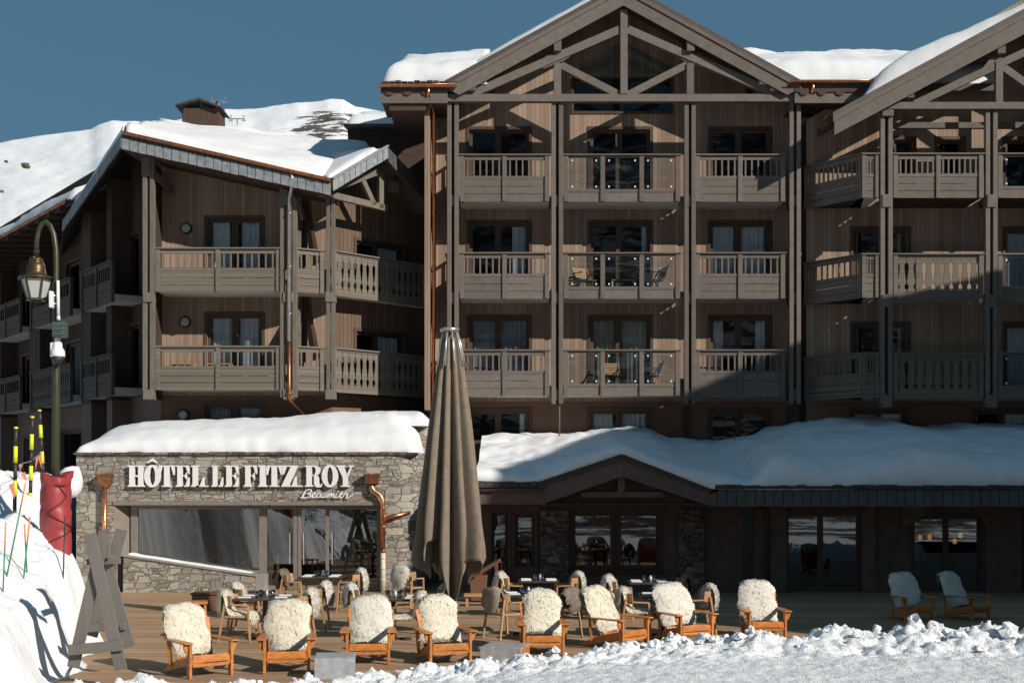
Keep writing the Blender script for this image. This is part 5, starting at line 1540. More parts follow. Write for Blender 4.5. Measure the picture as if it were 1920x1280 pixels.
def fleece(name, path, wfun, thick, seed, mat, tufts=5200, tl=.045, ruff=.10):
    """shaggy skin laid along a path in the y-z plane; wfun(v) = half width"""
    pts = [Vector((0,y,z)) for y,z in path]
    # dense path
    dp = []
    for i in range(len(pts)-1):
        p0 = pts[max(0,i-1)]; p1 = pts[i]; p2 = pts[i+1]; p3 = pts[min(len(pts)-1,i+2)]
        for k in range(8):
            t = k/8; dp.append(.5*((2*p1)+(p2-p0)*t+(2*p0-5*p1+4*p2-p3)*t*t+(3*p1-p0-3*p2+p3)*t**3))
    dp.append(pts[-1]); n = len(dp); nu = 25
    rnd = random.Random(seed)
    top = []; bot = []; nor = []
    for j, p in enumerate(dp):
        tng = (dp[min(n-1,j+1)] - dp[max(0,j-1)]).normalized()
        nr = Vector((0, tng.z, -tng.y))
        v = j/(n-1)
        for i in range(nu):
            u = 2*i/(nu-1)-1
            w = wfun(v)*(1+ruff*2.2*noise.noise(Vector((seed*1.7+(2 if u>0 else 0), v*4.5, 3))))
            e = math.sqrt(max(0, 1-abs(u)**3))*min(1, 6*min(v,1-v)+.25)
            x = u*w
            off = thick*(.35+.65*e)*(1+.5*noise.noise(Vector((x*6, v*6, seed)))+.28*noise.noise(Vector((x*22, v*20, seed+5))))
            sag = -.05*abs(u)**3*(1 if abs(nr.z) < .8 else .6)
            c = p + Vector((x,0,0))
            top.append(c + nr*(off+sag)); bot.append(c + nr*(sag-.006)); nor.append((nr + Vector((u*.7*abs(u),0,0))).normalized())
    m = MB(); m.smooth = True
    N_ = n*nu; vs = top + bot; fs = []
    for j in range(n-1):
        for i in range(nu-1):
            a = j*nu+i; fs.append((a,a+nu,a+nu+1,a+1)); fs.append((N_+a,N_+a+1,N_+a+nu+1,N_+a+nu))
    rim = [i for i in range(nu)] + [j*nu+nu-1 for j in range(1,n)] + [(n-1)*nu+i for i in range(nu-2,-1,-1)] + [j*nu for j in range(n-2,0,-1)]
    for a, b_ in zip(rim, rim[1:]+rim[:1]): fs.append((a,b_,N_+b_,N_+a))
    m.add(vs, fs)
    nv_ = [nn for nn in nor] + [-nn for nn in nor]
    for k in range(tufts):
        j = rnd.randrange(n-1); i = rnd.randrange(nu-1); a = j*nu+i
        fu, fv = rnd.random(), rnd.random()
        p = top[a].lerp(top[a+1], fu).lerp(top[a+nu].lerp(top[a+nu+1], fu), fv)
        nr = nor[a]; l = tl*(.7+1.3*rnd.random())
        rv = Vector((rnd.uniform(-.7,.7), rnd.uniform(-.6,.4), rnd.uniform(-1.1,.3))); rv -= nr*rv.dot(nr)
        dirv = (rv.normalized() + nr*(.05 if rnd.random() < .88 else .5)).normalized()
        sdv = (dirv.cross(nr).normalized() + nr*rnd.uniform(-.12,.12)).normalized()*(.006+.008*rnd.random())
        b0 = p + nr*.001
        q5 = [b0-sdv, b0+sdv, b0+sdv*.5+dirv*l*.6, b0+dirv*l+Vector((0,0,-.012)), b0-sdv*.5+dirv*l*.6]
        m.add(q5, [(0,1,2,3,4) if sdv.cross(dirv).dot(nr) > 0 else (4,3,2,1,0)])
        nv_ += [nr]*5
    o = m.build(name, mat, None, world=False, fix=False)
    o.data.normals_split_custom_set_from_vertices([tuple(x) for x in nv_])     # locks are lit like the fleece they grow from
    return o

A_path = [(.66,.86),(.62,1.00),(.54,1.10),(.45,1.08),(.355,.90),(.245,.64),(.155,.44),(.08,.34)]
def w_round(v): return pl(v, [(0,.15),(.12,.23),(.3,.31),(.5,.345),(.75,.33),(.9,.28),(1,.20)])
def w_lobed(v): return pl(v, [(0,.12),(.15,.22),(.27,.30),(.36,.27),(.5,.33),(.7,.37),(.85,.30),(1,.28)])
def w_long(v): return pl(v, [(0,.16),(.2,.26),(.32,.22),(.45,.33),(.6,.30),(.8,.34),(1,.24)])
fl_a = [fleece('sheepskin', A_path, w_round, .075, 1, M['fleece'], tl=.026),
        fleece('sheepskin', A_path, w_lobed, .075, 2, M['fleece_w'], 2400, tl=.030),
        fleece('sheepskin', A_path+[(-.10,.36)], w_long, .075, 3, M['fleece'], 2400, tl=.034)]
proto = adirondack()
AD = [ # photo x, depth, turn, skin, labels
 (362,18.45,38,0,'orange slatted terrace chair turned right, nearest the grey plank trestle','round cream sheepskin on the orange chair nearest the plank trestle'),
 (531,18.85,8,0,'orange slatted terrace chair facing straight out, left of the tall galvanised box','broad oval cream sheepskin on the chair left of the tall galvanised box'),
 (686,19.75,5,1,'orange slatted terrace chair just behind and right of the tall galvanised box','off-white sheepskin on the chair just behind the tall galvanised box'),
 (828,19.75,20,2,'orange slatted terrace chair in front of the closed parasol, long fleece trailing over its side','long cream sheepskin trailing on the chair in front of the closed parasol'),
 (1016,20.8,4,2,'orange slatted terrace chair right of the low galvanised box, half sunk behind snow','shaggy cream sheepskin on the chair right of the low galvanised box'),
 (1160,21.5,44,0,'orange slatted terrace chair turned sharply right with its side to the camera','narrow-looking cream sheepskin on the chair turned sharply right'),
 (1288,22.3,24,1,'orange slatted terrace chair buried to its seat by a big snow lump','curly off-white sheepskin on the chair behind the biggest snow lump'),
 (1437,22.9,2,1,'orange slatted terrace chair standing alone at the edge of the shadow','curly beige-white sheepskin on the lone chair at the shadow edge'),
 (1719,25.9,8,1,'orange slatted terrace chair in full shade, left of the shaded pair','dim grey-looking sheepskin on the left chair of the shaded pair'),
 (1822,26.1,34,1,'orange slatted terrace chair in full shade, right of the shaded pair','dim grey-looking sheepskin on the right chair of the shaded pair'),
]
for i, (x, d, a, k, lab, sl_) in enumerate(AD):
    o = proto if i == 0 else copy_tree(proto)
    o.location = (PX(x,d), d+.36, 0); o.rotation_euler = (0,0,R(a)); o.scale = (.97,1,.85) if i < 8 else (.86,.9,.80)
    tag(o, lab, 'chair', 'orange terrace chairs along the snow edge')
    s = fl_a[k]
    if s.get('used'): s = s.copy(); col.objects.link(s)
    fl_a[k]['used'] = 1
    s.location = o.location; s.rotation_euler = (R(random.uniform(-1.5,1.5)),R(random.uniform(-4,4)),R(a+random.uniform(-3,3)))
    s.scale = (random.uniform(.93,1.05)*(-1 if i in (4,7,9) else 1)*(1 if i < 8 else .88), 1 if i < 8 else .9, .86 if i < 8 else .80)
    tag(s, sl_, 'sheepskin', 'sheepskins on the terrace chairs')
    if i >= 7: s.data = fl_a[1].data
for f_ in fl_a: del f_['used']

# ---- dining chairs and tables
def dining_chair():
    root = thing('dining_chair', '', 'chair')
    def b(m, n): return m.build(n, M['oak'], root, world=False, bevel=.004)
    m = MB(); m.prism([Vector((x,y,.43)) for x,y in ((-.24,-.24),(.24,-.24),(.22,.22),(-.22,.22))], (0,0,.035)); b(m,'seat')
    m = MB(); pts = []
    for i in range(11):
        t = R(-78+156*i/10); pts.append((.27*math.sin(t), .02+.24*math.cos(t)))
    for (x0,y0),(x1,y1) in zip(pts, pts[1:]):
        m.prism([Vector((x0,y0,.63)),Vector((x1,y1,.63)),Vector((x1,y1+.02,.82)),Vector((x0,y0+.02,.82))], Vector((-(y1-y0),(x1-x0),0)).normalized()*-.022)
    b(m,'backrest')
    for s in (-1,1):
        m = MB(); m.beam((s*.255,-.22,.655),(s*.265,.10,.665), .045, .028); b(m,'armrest')
        m = MB(); m.beam((s*.255,-.21,.645),(s*.25,-.25,0), .036, .036, (0,1,0)); b(m,'leg')
        m = MB(); m.beam((s*.235,.20,.72),(s*.255,.31,0), .034, .038, (0,1,0)); b(m,'leg')
    return root
D_path = [(.33,.44),(.34,.62),(.32,.80),(.26,.87),(.19,.82),(.15,.62),(.10,.50),(-.05,.485),(-.20,.485),(-.275,.43),(-.28,.36)]
def w_din(v): return pl(v, [(0,.12),(.12,.21),(.25,.25),(.4,.24),(.55,.21),(.8,.24),(1,.17)])
D_short = [(.35,.50),(.355,.66),(.32,.82),(.26,.89),(.19,.84),(.14,.68),(.12,.55)]
fl_d = [fleece('sheepskin', D_path, w_din, .05, 5, M['fleece'], 2600, .04), fleece('sheepskin', D_short, w_din, .055, 6, M['fleece_w'], 2200, .04),
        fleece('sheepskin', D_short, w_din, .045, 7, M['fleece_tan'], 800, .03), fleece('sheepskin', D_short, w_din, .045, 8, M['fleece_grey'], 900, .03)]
used = set()
dproto = dining_chair(); dn_ = [0]
def place_chair(x, d, a, k, lab, sl_):
    o = dproto if dn_[0] == 0 else copy_tree(dproto); dn_[0] += 1
    o.location = (PX(x,d), d, 0); o.rotation_euler = (0,0,R(a))
    tag(o, lab, 'chair', 'oak dining chairs round the terrace tables')
    s = fl_d[k]
    if k in used: s = s.copy(); col.objects.link(s)
    used.add(k)
    s.location = o.location; s.rotation_euler = (0,R(random.uniform(-4,4)),R(a+random.uniform(-5,5)))
    tag(s, sl_, 'sheepskin', 'sheepskins on the dining chairs')
def table():
    root = thing('dining_table', '', 'table')
    m = MB(); m.box(-.5,.5,-.38,.38,.72,.755); m.build('tabletop', M['walnut'], root, world=False, bevel=.006)
    m = MB(); m.box(-.035,.035,-.035,.035,.04,.72); m.build('pedestal', M['black'], root, world=False, bevel=.004)
    m = MB(); m.box(-.30,.30,-.03,.03,.0,.04); m.box(-.03,.03,-.28,.28,.004,.05); m.build('base', M['black'], root, world=False)
    return root
tproto = table()
def napkin_mesh():
    m = MB(); m.box(-.11,.11,-.045,.045,0,.012); m.box(-.105,.10,-.035,.04,.012,.022); return m.build('napkin', M['napkin'], None, world=False, bevel=.003)
def glass_mesh():
    m = MB(); m.smooth = True; m.lathe([(.001,0),(.030,0),(.033,.05),(.037,.115),(.035,.115),(.031,.05),(.027,.008),(.001,.008)], (0,0,0), 14); return m.build('tumbler', M['tumbler'], None, world=False, fix=False)
def caddy_mesh():
    m = MB(); m.smooth = True; m.lathe([(.001,0),(.034,0),(.034,.07),(.028,.09),(.018,.10),(.018,.125),(.001,.125)], (0,0,0), 14); return m.build('condiment_pot', M['steel'], None, world=False, fix=False)
nap, tum, pot = napkin_mesh(), glass_mesh(), caddy_mesh(); first = {'n':1,'t':1,'p':1}
def lay(src, key, loc, rz, lab, cat, grp):
    o = src
    if first[key]: first[key] = 0
    else: o = src.copy(); col.objects.link(o)
    o.location = loc; o.rotation_euler = (0,0,rz); tag(o, lab, cat, grp)
def set_table(i, x, d, w, dp, rz, where):
    o = tproto if i == 0 else copy_tree(tproto)
    o.location = (PX(x,d), d, 0); o.scale = (w, dp/.76, 1); o.rotation_euler = (0,0,R(rz))
    tag(o, 'dark laid dining table %s' % where, 'table', 'laid tables on the terrace')
    c = Vector(o.location); rm = Matrix.Rotation(R(rz), 3, 'Z')
    for (sx,sy) in ((-1,-1),(1,-1),(-1,1),(1,1)):
        p = c + rm @ Vector((sx*w*.31, sy*dp*.24, .757)); lay(nap, 'n', p, R(rz+random.uniform(-5,5)), 'white folded napkin on the dark table %s' % where, 'napkin', 'napkins on the table %s' % where)
        p = c + rm @ Vector((sx*w*.10+random.uniform(-.02,.02), sy*dp*.17, .757)); lay(tum, 't', p, 0, 'clear drinking glass on the dark table %s' % where, 'glass', 'glasses on the table %s' % where)
    p = c + rm @ Vector((.03,.02,.757)); lay(pot, 'p', p, 0, 'small metal pot on the table %s' % where, 'pot', 'pots on the tables')
TB = [(497,23.0,1.05,.85,0,'behind the leftmost orange chairs'),(603,28.1,.95,.8,0,'by the pavilion doors'),(738,22.9,1.05,.85,0,'left of the parasol pole'),
      (988,23.7,.85,.75,8,'behind the low galvanised box'),(1010,27.0,.85,.75,0,'at the shadow edge'),(1217,26.6,.85,.8,-2,'farthest to the right'),(1243,23.5,.85,.8,-2,'behind the chair buried by snow')]
for i, t_ in enumerate(TB): set_table(i, *t_)
DC = [ # x, depth, turn (0 = faces the camera), skin
 (449,22.7,88,0,'left of the leftmost table, near side'),(467,24.1,92,1,'left of the leftmost table, far side'),
 (556,22.6,-88,1,'right of the leftmost table, near side'),(585,24.2,-92,1,'right of the leftmost table, far side'),
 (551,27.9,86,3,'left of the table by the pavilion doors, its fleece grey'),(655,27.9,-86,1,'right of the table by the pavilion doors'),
 (684,24.0,90,1,'left of the table beside the parasol pole'),(762,22.3,-90,0,'right of the parasol-pole table, hidden behind an orange chair'),(812,24.0,-88,1,'right of the table beside the parasol pole, far side'),
 (766,28.8,150,1,'facing away by the pavilion corner, left of the parasol'),
 (947,23.1,128,2,'left of the table behind the low galvanised box'),(1050,23.2,-128,3,'right of the table behind the low galvanised box'),
 (961,26.9,88,1,'left of the shadow-edge table right of the parasol'),(1062,26.9,-88,1,'right of the shadow-edge table right of the parasol'),
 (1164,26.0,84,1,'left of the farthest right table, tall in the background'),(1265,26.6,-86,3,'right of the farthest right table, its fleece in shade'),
 (1194,23.2,86,0,'left of the table behind the snow-buried orange chair'),(1306,23.6,-84,1,'right of the table behind the snow-buried orange chair'),
]
for (x,d,a,k,w) in DC: place_chair(x,d,a,k,'oak armchair %s' % w, '%s fleece on the armchair %s' % (('long cream','off-white','thin beige','grey-brown')[k], w.split(', its')[0]))
# low orange stool, dark chest, galvanised boxes, lectern, bench
t = thing('side_table', 'small low orange wooden side table on the bare deck near the stone wall', 'table', (PX(368,26),26,0), R(14))
m = MB(); m.box(-.22,.22,-.25,.25,.36,.40); m.build('tabletop', M['orange'], t, world=False, bevel=.005)
for sx in (-1,1):
    for sy in (-1,1): m = MB(); m.beam((sx*.17,sy*.2,.36),(sx*.20,sy*.23,0), .045, .04, (0,1,0)); m.build('leg', M['orange'], t, world=False)
t = thing('chest', 'long low dark wooden chest on the deck below the sloping stone sill', 'chest', (PX(432,28.4),28.4,0), R(3))
m = MB(); m.box(-.8,.8,-.25,.25,0,.34); m.build('body', M['lectern'], t, world=False, bevel=.01)
m = MB(); m.box(-.83,.83,-.28,.28,.34,.385); m.build('lid', M['lectern'], t, world=False, bevel=.01)
def gbox(name, x, d, w, dp, h, rz, lab):
    t = thing('box_table', lab, 'box table', (PX(x,d),d,0), R(rz))
    m = MB(); m.box(-w/2+.012,w/2-.012,-dp/2+.012,dp/2-.012,0,h-.022); m.build('wooden_core', M['orange'], t, world=False)
    m = MB(); m.box(-w/2,w/2,-dp/2-.003,-dp/2+.010,.0,h-.004); m.box(-w/2-.002,w/2+.002,-dp/2-.005,dp/2,h-.02,h); m.build('metal_cover', M['steel'], t, world=False, bevel=.006)
gbox('a', 629, 18.55, .58, .60, .31, 6, 'tall galvanised metal box table between two orange chairs, half behind snow')
gbox('b', 948, 20.1, .66, .62, .26, -14, 'low galvanised metal box table with an orange wooden side')
d = 30.1
t = thing('lectern', 'reddish wooden menu lectern with sloping top just right of the closed parasol', 'lectern', (PX(905,d),d,0))
m = MB(); m.prism([P(880,1078,d),P(914,1078,d),P(910,1126,d),P(883,1126,d)], (0,.45,0)); m.build('body', M['lectern'], t, bevel=.01)
m = MB(); m.prism([P(884,1078,d-.1),P(936,1048,d-.1),P(940,1052,d-.1),P(890,1084,d-.1)], (0,.6,0)); m.build('top', M['lectern'], t, bevel=.008)
m = MB(); m.beam(P(931,1054,d+.2),P(931,1128,d+.2), .08,.08,(0,1,0)); m.build('post', M['lectern'], t)
t = thing('bench', 'low pale wooden bench rail on the deck below the lectern', 'bench', (PX(900,29.2),29.2,0))
m = MB(); m.box(PX(870,29.2),PX(932,29.2),29.0,29.35,.22,.28); m.build('seat', M['oak'], t, bevel=.006)
for x in (876,926): m = MB(); m.box(PX(x,29.2)-.03,PX(x,29.2)+.03,29.05,29.3,0,.22); m.build('leg', M['oak'], t)
# balcony furniture
def deckchair(lab, x, d, z, rz, mat='oak', folded=False):
    t = thing('balcony_chair', lab, 'chair', (PX(x,d), d, z), R(rz))
    m = MB()
    for k in range(5): m.beam((-.25,.20+.025*k,.52+.075*k),(.25,.20+.025*k,.52+.075*k), .018,.055)
    m.build('backrest', M[mat], t, world=False)
    m = MB()
    for k in range(5): m.box(-.25,.25,-.25+k*.09,-.18+k*.09,.42,.44)
    m.build('seat', M[mat], t, world=False)
    for s in (-1,1):
        m = MB(); m.beam((s*.26,-.25,0),(s*.26,.32,.88), .025,.03); m.build('leg', M[mat], t, world=False)
        m = MB(); m.beam((s*.24,.28,0),(s*.24,-.24,.45), .025,.03); m.build('leg', M[mat], t, world=False)
        m = MB(); m.beam((s*.28,-.28,.64),(s*.28,.22,.66), .04,.022); m.build('armrest', M[mat], t, world=False)
zb = [PZ(y-12,D0) for y in flo_b]
deckchair('pale slatted chair on the middle glass balcony, behind its left pane', 1096, 37.6, zb[1], 30)
deckchair('dark metal chair on the middle glass balcony, behind its right pane', 1228, 37.6, zb[1], -70, 'zinc')
deckchair('pale slatted chair on the lowest glass balcony, behind its centre pane', 1147, 37.6, zb[2], 8)
deckchair('thin folding chair seen edge-on at the right end of the lowest glass balcony', 1222, 37.5, zb[2], -88, 'napkin')
for (lab,x,d,z) in (('low white-legged table in the middle of the middle glass balcony',1168,37.6,zb[1]),('small pale table on the lowest left balcony of the central block',908,37.6,zb[2]),
                    ('small pale table on the lowest right balcony of the central block',1328,37.6,zb[2]),('pale wooden table at the left end of the lower left-wing balcony',345,37.5,PZ(722,DL)),('pale wooden table mid-way on the lower left-wing balcony',412,37.5,PZ(722,DL))):
    t = thing('balcony_table', lab, 'table', (PX(x,d),d,z))
    hz = .45 if 'white' in lab else .70
    m = MB(); m.box(-.35,.35,-.2,.2,hz-.03,hz); m.build('tabletop', M['oak'], t, world=False)
    for sx in (-1,1):
        m = MB(); m.box(sx*.32-.02,sx*.32+.02,-.18,.18,0,hz-.03); m.build('leg', M['napkin' if 'white' in lab else 'oak'], t, world=False)

# ================================================================= PARASOL
d = 23.3
t = thing('parasol', 'tall closed taupe canvas parasol standing among the terrace tables', 'parasol', (PX(846,d), d, 0))
zt = PZ(614,d) 
m = MB(); m.box(-.34,.34,-.34,.34,0,.05); m.lathe([(.09,.05),(.085,.35)], (0,0,0), 16); m.build('base', M['pole_grey'], t, world=False, bevel=.006)
m = MB(); m.tube([(0,0,.05),(0,0,zt-.05)], .052, 16); m.build('pole', M['pole_grey'], t, world=False)
m = MB(); m.smooth = True; m.lathe([(.05,-.10),(.165,-.075),(.178,-.05),(.178,-.02),(.10,.0)], (-.03,0,zt), 28); m.build('cap', M['ribs'], t, world=False)
nf_ = 8
def fold(th): return math.cos(nf_*th/2.0 + .6)
def can(u, v):
    th = 2*math.pi*u
    hem = pl(math.degrees(th)%360, [(0,1.30),(20,1.25),(45,1.55),(70,1.05),(95,1.75),(120,1.10),(150,1.35),(180,1.36),(205,1.20),(222,1.42),(238,1.95),(252,1.40),(262,.92),(275,.62),(284,.66),(293,1.25),(300,1.90),(312,1.55),(330,1.15),(345,1.12),(360,1.30)])
    hem += .16*math.cos(11*th+.4+.5*math.sin(2*th)) 
    z = lerp(zt-.20, hem, v)
    h = (zt-.2-z)/(zt-.2-1.2)
    Rm = .118 + .385*max(0,h)**.78
    k = math.cos(11*th+.4+.5*math.sin(2*th)); sharp = math.copysign(abs(k)**.5, k)
    am = lerp(.18, .34, min(1,h*1.3))
    r = Rm*(1 + am*sharp + .10*math.cos(3*th+1.0+h*1.5)  + .05*noise.noise(Vector((math.cos(th)*3, math.sin(th)*3, z*.7))))
    r *= 1 + .05*math.sin(z*5+th*4)*sstep(.6,1.1,h)
    return (r*math.cos(th) - .01, r*math.sin(th)*.95, z)
m = MB(); m.smooth = True; m.grid(301, 60, can); cn = m.build('canopy', M['canopy'], t, world=False, fix=False)
cn.modifiers.new('cloth', 'SOLIDIFY').thickness = .012
for i in range(9):
    th = 2*math.pi*(i+.2)/9
    m = MB(); m.tube([(.125*math.cos(th)-.02,.125*math.sin(th),zt-.06), (.195*math.cos(th)-.015,.195*math.sin(th),zt-.33), (.262*math.cos(th),.262*math.sin(th),zt-.72)], .019, 8); m.build('rib', M['ribs'], t, world=False)

# ================================================================= STREET LAMP
d = 22.0
base = hit(105,1040)
lx = PX(105,d)
t = thing('street_lamp', 'olive green swan-neck street lamp with a bronze hooded lantern on the snow bank', 'street lamp', (lx, d, 1.0))
m = MB(); m.tube([(lx,d,.9),(lx,d,PZ(700,d)),(lx,d,PZ(640,d)),(lx,d,PZ(520,d))]+[P(x,y,d) for x,y in ((105.5,490),(104.5,465),(101,440),(95,424),(87,416),(79,419),(73,430),(69.5,446),(68.5,470))], [.075,.065,.055,.05]+[.047]*3+[.044]*3+[.04]*3, 12)
m.build('pole', M['lampgreen'], t)
m = MB(); m.tube([P(68.5,468,d),P(68.5,480,d)], .022, 8); m.tube([P(68.5,470,d),P(68.5,473,d)], .05, 10); m.build('hanger', M['lampgreen'], t)
m = MB()
for s in (-1,1): m.tube([P(68+s*2,481,d),P(68+s*10,486,d),P(68+s*15,498,d),P(68+s*17,512,d),P(68+s*21,519,d)], .016, 6)
m.build('lantern_yoke', M['lampgreen'], t)
k_ = d/F; c = P(68,543,d)
m = MB(); m.smooth = True
m.lathe([(r*k_, -(y-543)*k_) for r,y in ((33,523),(30,519),(18,516),(16,508),(17,500),(13,494),(11,491),(13,488),(12,485),(4,483),(.5,482))], tuple(c), 24); m.build('lantern_hood', M['bronze'], t)
la = thing  # lantern body: six leaning panes in a frame
rt_, rb_, y0, y1 = 29.5, 17.0, 523.5, 562.0
fr_ = MB(); hexp = []
for i in range(6):
    a = R(60*i+12); hexp.append((math.cos(a), math.sin(a)))
def hp(i, r, y): return Vector((c.x+hexp[i%6][0]*r*k_, c.y+hexp[i%6][1]*r*k_, PZ(y,d)))
for i in range(6):
    fr_.beam(hp(i,rt_,y0), hp(i,rb_,y1), .03, .03, (hexp[i][0],hexp[i][1],0))
    fr_.beam(hp(i,rb_,y1), hp(i+1,rb_,y1), .035, .035); fr_.beam(hp(i,rt_+1.5,y0), hp(i+1,rt_+1.5,y0), .035, .04)
lb = fr_.build('lantern_frame', M['lampgreen'], t)
for i in range(6):
    m = MB(); m.add([hp(i,rt_-1,y0),hp(i+1,rt_-1,y0),hp(i+1,rb_-1,y1),hp(i,rb_-1,y1)], [(0,1,2,3)]); m.build('pane', M['milk'], lb)
# things bolted to the lamp post
m = MB(); m.tube([P(108.5,526,d-.08),P(109.5,593,d-.08)], .026, 10); m.tube([P(109.5,593,d-.08),P(109.8,600,d-.08)], .03, 10)
tag(m.build('antenna', M['white']), 'thin white rod antenna fixed upright to the lamp post', 'antenna')
t2 = thing('flat_antenna', 'flat white panel antenna on the left of the lamp post', 'antenna', tuple(P(97,560,d)))
m = MB(); a,b_ = P(93.5,546,d-.1), P(99.5,577,d-.1); m.box(a.x,b_.x,d-.16,d+.06,b_.z,a.z); m.build('panel', M['white'], t2, bevel=.008)
m = MB()
for y in (554,569): p = P(99.5,y,d-.06); m.beam(p, p+Vector((.06,.02,0)), .03,.03)
m.build('bracket', M['white'], t2)
t2 = thing('junction_box', 'dark green ribbed junction box strapped to the lamp post', 'box', tuple(P(112,618,d)))
m = MB(); a,b_ = P(101,604,d-.12), P(123,632,d-.12); m.box(a.x,b_.x,d-.22,d+.02,b_.z,a.z); gb = m.build('body', M['greenbox'], t2, bevel=.008)
m = MB()
for y in (608,617,626): p = P(101.5,y,d-.225); q = P(122.5,y-1,d-.225); m.beam(p,q,.012,.02)
m.build('rib', M['zinc'], gb)
m = MB(); m.smooth = True; p = P(108,636,d-.06); m.lathe([(.001,.06),(.035,.05),(.05,.01),(.045,-.04),(.001,-.055)], tuple(p), 16); tag(m.build('sensor', M['white']), 'small round white sensor below the green junction box', 'sensor')
t2 = thing('surveillance_camera', 'white dome surveillance camera hanging from the lamp post', 'camera', tuple(P(107,660,d)))
m = MB(); m.smooth = True; p = P(108,655,d-.16); kk = d/F
m.lathe([(r*kk,-(y-655)*kk) for r,y in ((6,641),(8,643),(9,652),(13,658),(13.5,667),(12.5,669))], tuple(p), 24); m.build('housing', M['white'], t2)
m = MB(); a,b_ = P(97,643,d-.1), P(104,668,d-.1); m.box(a.x,b_.x,d-.2,d+.05,b_.z,a.z); m.build('mount', M['white'], t2, bevel=.015)
m = MB(); m.smooth = True; m.lathe([(11.5*kk,-(669-655)*kk),(11*kk,-(674-655)*kk),(8*kk,-(680-655)*kk),(3*kk,-(683-655)*kk),(.3*kk,-(683.5-655)*kk)], tuple(p), 20); m.build('dome', M['black'], t2)
# red padding round the foot of the lamp
t = thing('crash_pad', 'red vinyl padding roped round the foot of the street lamp', 'padding', (lx, d, base.z))
zb0, zb1 = PZ(1046,d), PZ(890,d); 
m = MB(); m.smooth = True
def pad(u, v):
    th = 2*math.pi*u; z = lerp(zb0-.25, zb1, v)
    r = .262*(1+.05*math.sin(3*th+z*2)+.07*noise.noise(Vector((math.cos(th)*1.6,math.sin(th)*1.6,z*2.2))))
    r *= lerp(1.03,1,.5+.5*v)
    pin = sum(math.exp(-((z-zz)/.05)**2) for zz in (zb1-.20,zb1-.55,zb1-.95)); r *= 1-.07*pin
    if v > .93: r *= 1.0+.09*math.sin(5*th); 
    z += .05*math.sin(2*th+1)*(1 if v > .9 else 0) + .03*math.sin(3*th)*(1 if v > .9 else 0)
    return (lx+r*math.cos(th), d+r*math.sin(th), z)
m.grid(49, 46, pad)
def padtop(u, v):
    th = 2*math.pi*u; a = pad(u, 1.0); return (lerp(a[0],lx,v), lerp(a[1],d,v), a[2]-.10*math.sin(math.pi*.5*v)+.05*math.sin(math.pi*v))
m.grid(49, 8, padtop); m.build('cover', M['red'], t, fix=False)
for ph in (0, ):
    m = MB(); pts = []
    for i in range(70):
        v = .12+.80*i/69; th = -1.35 + ph*.0 + (.75+.35*math.sin(i*.07))*(abs(((i/69*2.4)%1)*2-1)*2-1) + .35
        q = pad((th/(2*math.pi))%1, v); e = Vector((q[0]-lx,q[1]-d,0)).normalized()*.012; pts.append(Vector(q)+e)
    m.tube(pts, .010, 6); m.build('rope', M['rope'], t)

# ================================================================= SNOW POLES, CANES, PENNANTS
for (x0,y0,x1,y1,d,lab) in ((30,800,27,968,22.6,'nearest and lowest of the three black and yellow snow poles'),(60.5,780,56.5,935,23.6,'middle one of the three black and yellow snow poles'),(74,768,82,896,24.9,'rear right one of the three black and yellow snow poles, beside the lamp post')):
    p1, p0 = P(x0,y0,d), P(x1,y1+14,d)
    t = thing('snow_pole', lab, 'pole', tuple(p0), 0, 'black and yellow snow poles')
    segs = [(0,.02,'yellow'),(.02,.20,'black'),(.20,.37,'yellow'),(.37,.55,'black'),(.55,.71,'yellow'),(.71,.85,'black'),(.85,1.0,'yellow')]
    for a, b_, c_ in segs:
        m = MB(); r_ = .036 if c_ == 'yellow' else .033
        m.tube([p1.lerp(p0,a), p1.lerp(p0,b_)], r_, 12); m.build('yellow_sleeve' if c_ == 'yellow' else 'black_section', M[c_], t)
def cane(x0,y0,x1,y1,split,lab,ca='caneorange',cb='canegreen',r=.012):
    q = hit(x1,y1); d = q.y; p = P(x0,y0,d-.12); q = q-Vector((0,0,.12)); md = p.lerp(q,split)
    t = thing('marker_cane', lab, 'cane', tuple(q), 0, 'thin marker canes stuck in the snow bank')
    m = MB(); m.tube([p,md], r, 8); m.build('upper_half', M[ca], t)
    m = MB(); m.tube([md,q], r, 8); m.build('lower_half', M[cb], t)
    return p, q
cane(48,905,10,1078,.26,'long leaning green cane with orange top and a pennant, farthest left')
cane(11,978,5,1107,.38,'upright orange and green cane at the very left edge')
cane(46,982,51,1072,.33,'left of the two crossed orange and green canes')
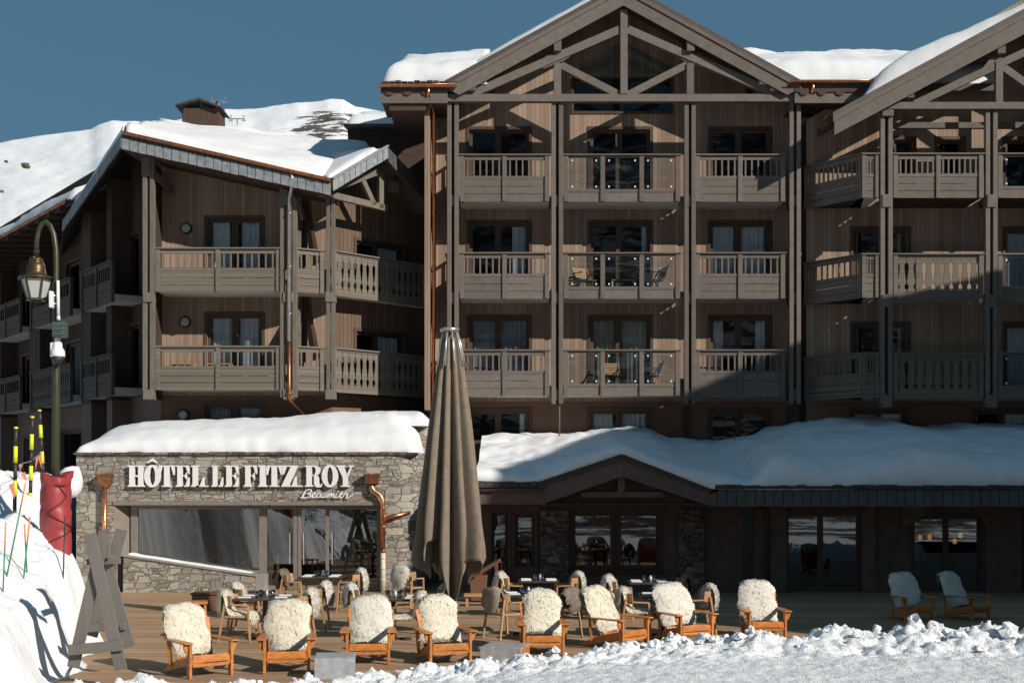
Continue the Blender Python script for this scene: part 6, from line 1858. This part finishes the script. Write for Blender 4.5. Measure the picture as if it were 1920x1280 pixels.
cane(56,968,43,1082,.40,'right of the two crossed orange and green canes')
cane(122,968,118,1082,.30,'black cane with an orange middle in front of the red padding','black','black')
p = P(121,1007,20.5)
L_ = [P(-10,935,24.2), P(29,905,24.0), P(45,866,24.5), P(60,865,25.1), P(76,848,26.4)]
m = MB(); m.tube([P(-10,935,22.5),P(10,922,22.5),P(29,902,22.55),P(43,868,23.1),P(59,864,23.55),P(69,855,24.2),P(78,846,24.85)], .006, 5); tag(m.build('cord', M['steel']), 'thin pale cord strung between the black and yellow snow poles', 'cord')
for (tri,d,lab) in (([(16,909),(26,904),(28,938)],22.5,'large salmon pennant hanging from the nearest snow pole'),([(35,870),(41,869),(37,884)],23.0,'small salmon pennant on the cord between the front poles'),
                    ([(38,888),(47,884),(50,903)],21.2,'faded salmon pennant at the top of the long leaning cane'),([(67,858),(74,853),(66,882)],24.0,'narrow salmon pennant left of the pair by the rear pole'),([(71,856),(78,848),(78,878)],24.5,'wide salmon pennant right of the pair by the rear pole')):
    m = MB(); m.prism([P(x,y,d) for x,y in tri], (0,.006,0)); tag(m.build('pennant', M['pennant']), lab, 'pennant', 'salmon pennants in the snow')

# ================================================================= PLANK TRESTLE
t = thing('plank_trestle', 'grey painted trestle of crossed planks standing at the left edge of the deck', 'trestle', (PX(188,17.7),17.7,0))
def plank(p, q, w, d, th=.045, dq=None, mat='grey_plank'):
    a = P(*p, d); b_ = P(*q, dq or d); m = MB(); m.beam(a, b_, th, w*d/F, Vector((0,-1,0)).cross(b_-a)); return m.build('plank', M[mat], t, bevel=.004)
plank((168,1000),(227,1254),23,17.60)
plank((196,998),(137,1250),22,17.66)
plank((128,1218),(230,1209),20,17.54)
plank((197,993),(196,1046),20,17.72)
plank((163,1053),(226,1051),11,17.80)
plank((186,1008),(243,1212),21,18.55)
plank((228,992),(172,1192),21,18.62)
plank((160,1177),(236,1172),16,18.50,mat='grey_plank')
plank((205,1046),(220,1046),13,17.9,dq=18.5)
plank((205,1212),(222,1176),8,17.7,dq=18.5,mat='black')
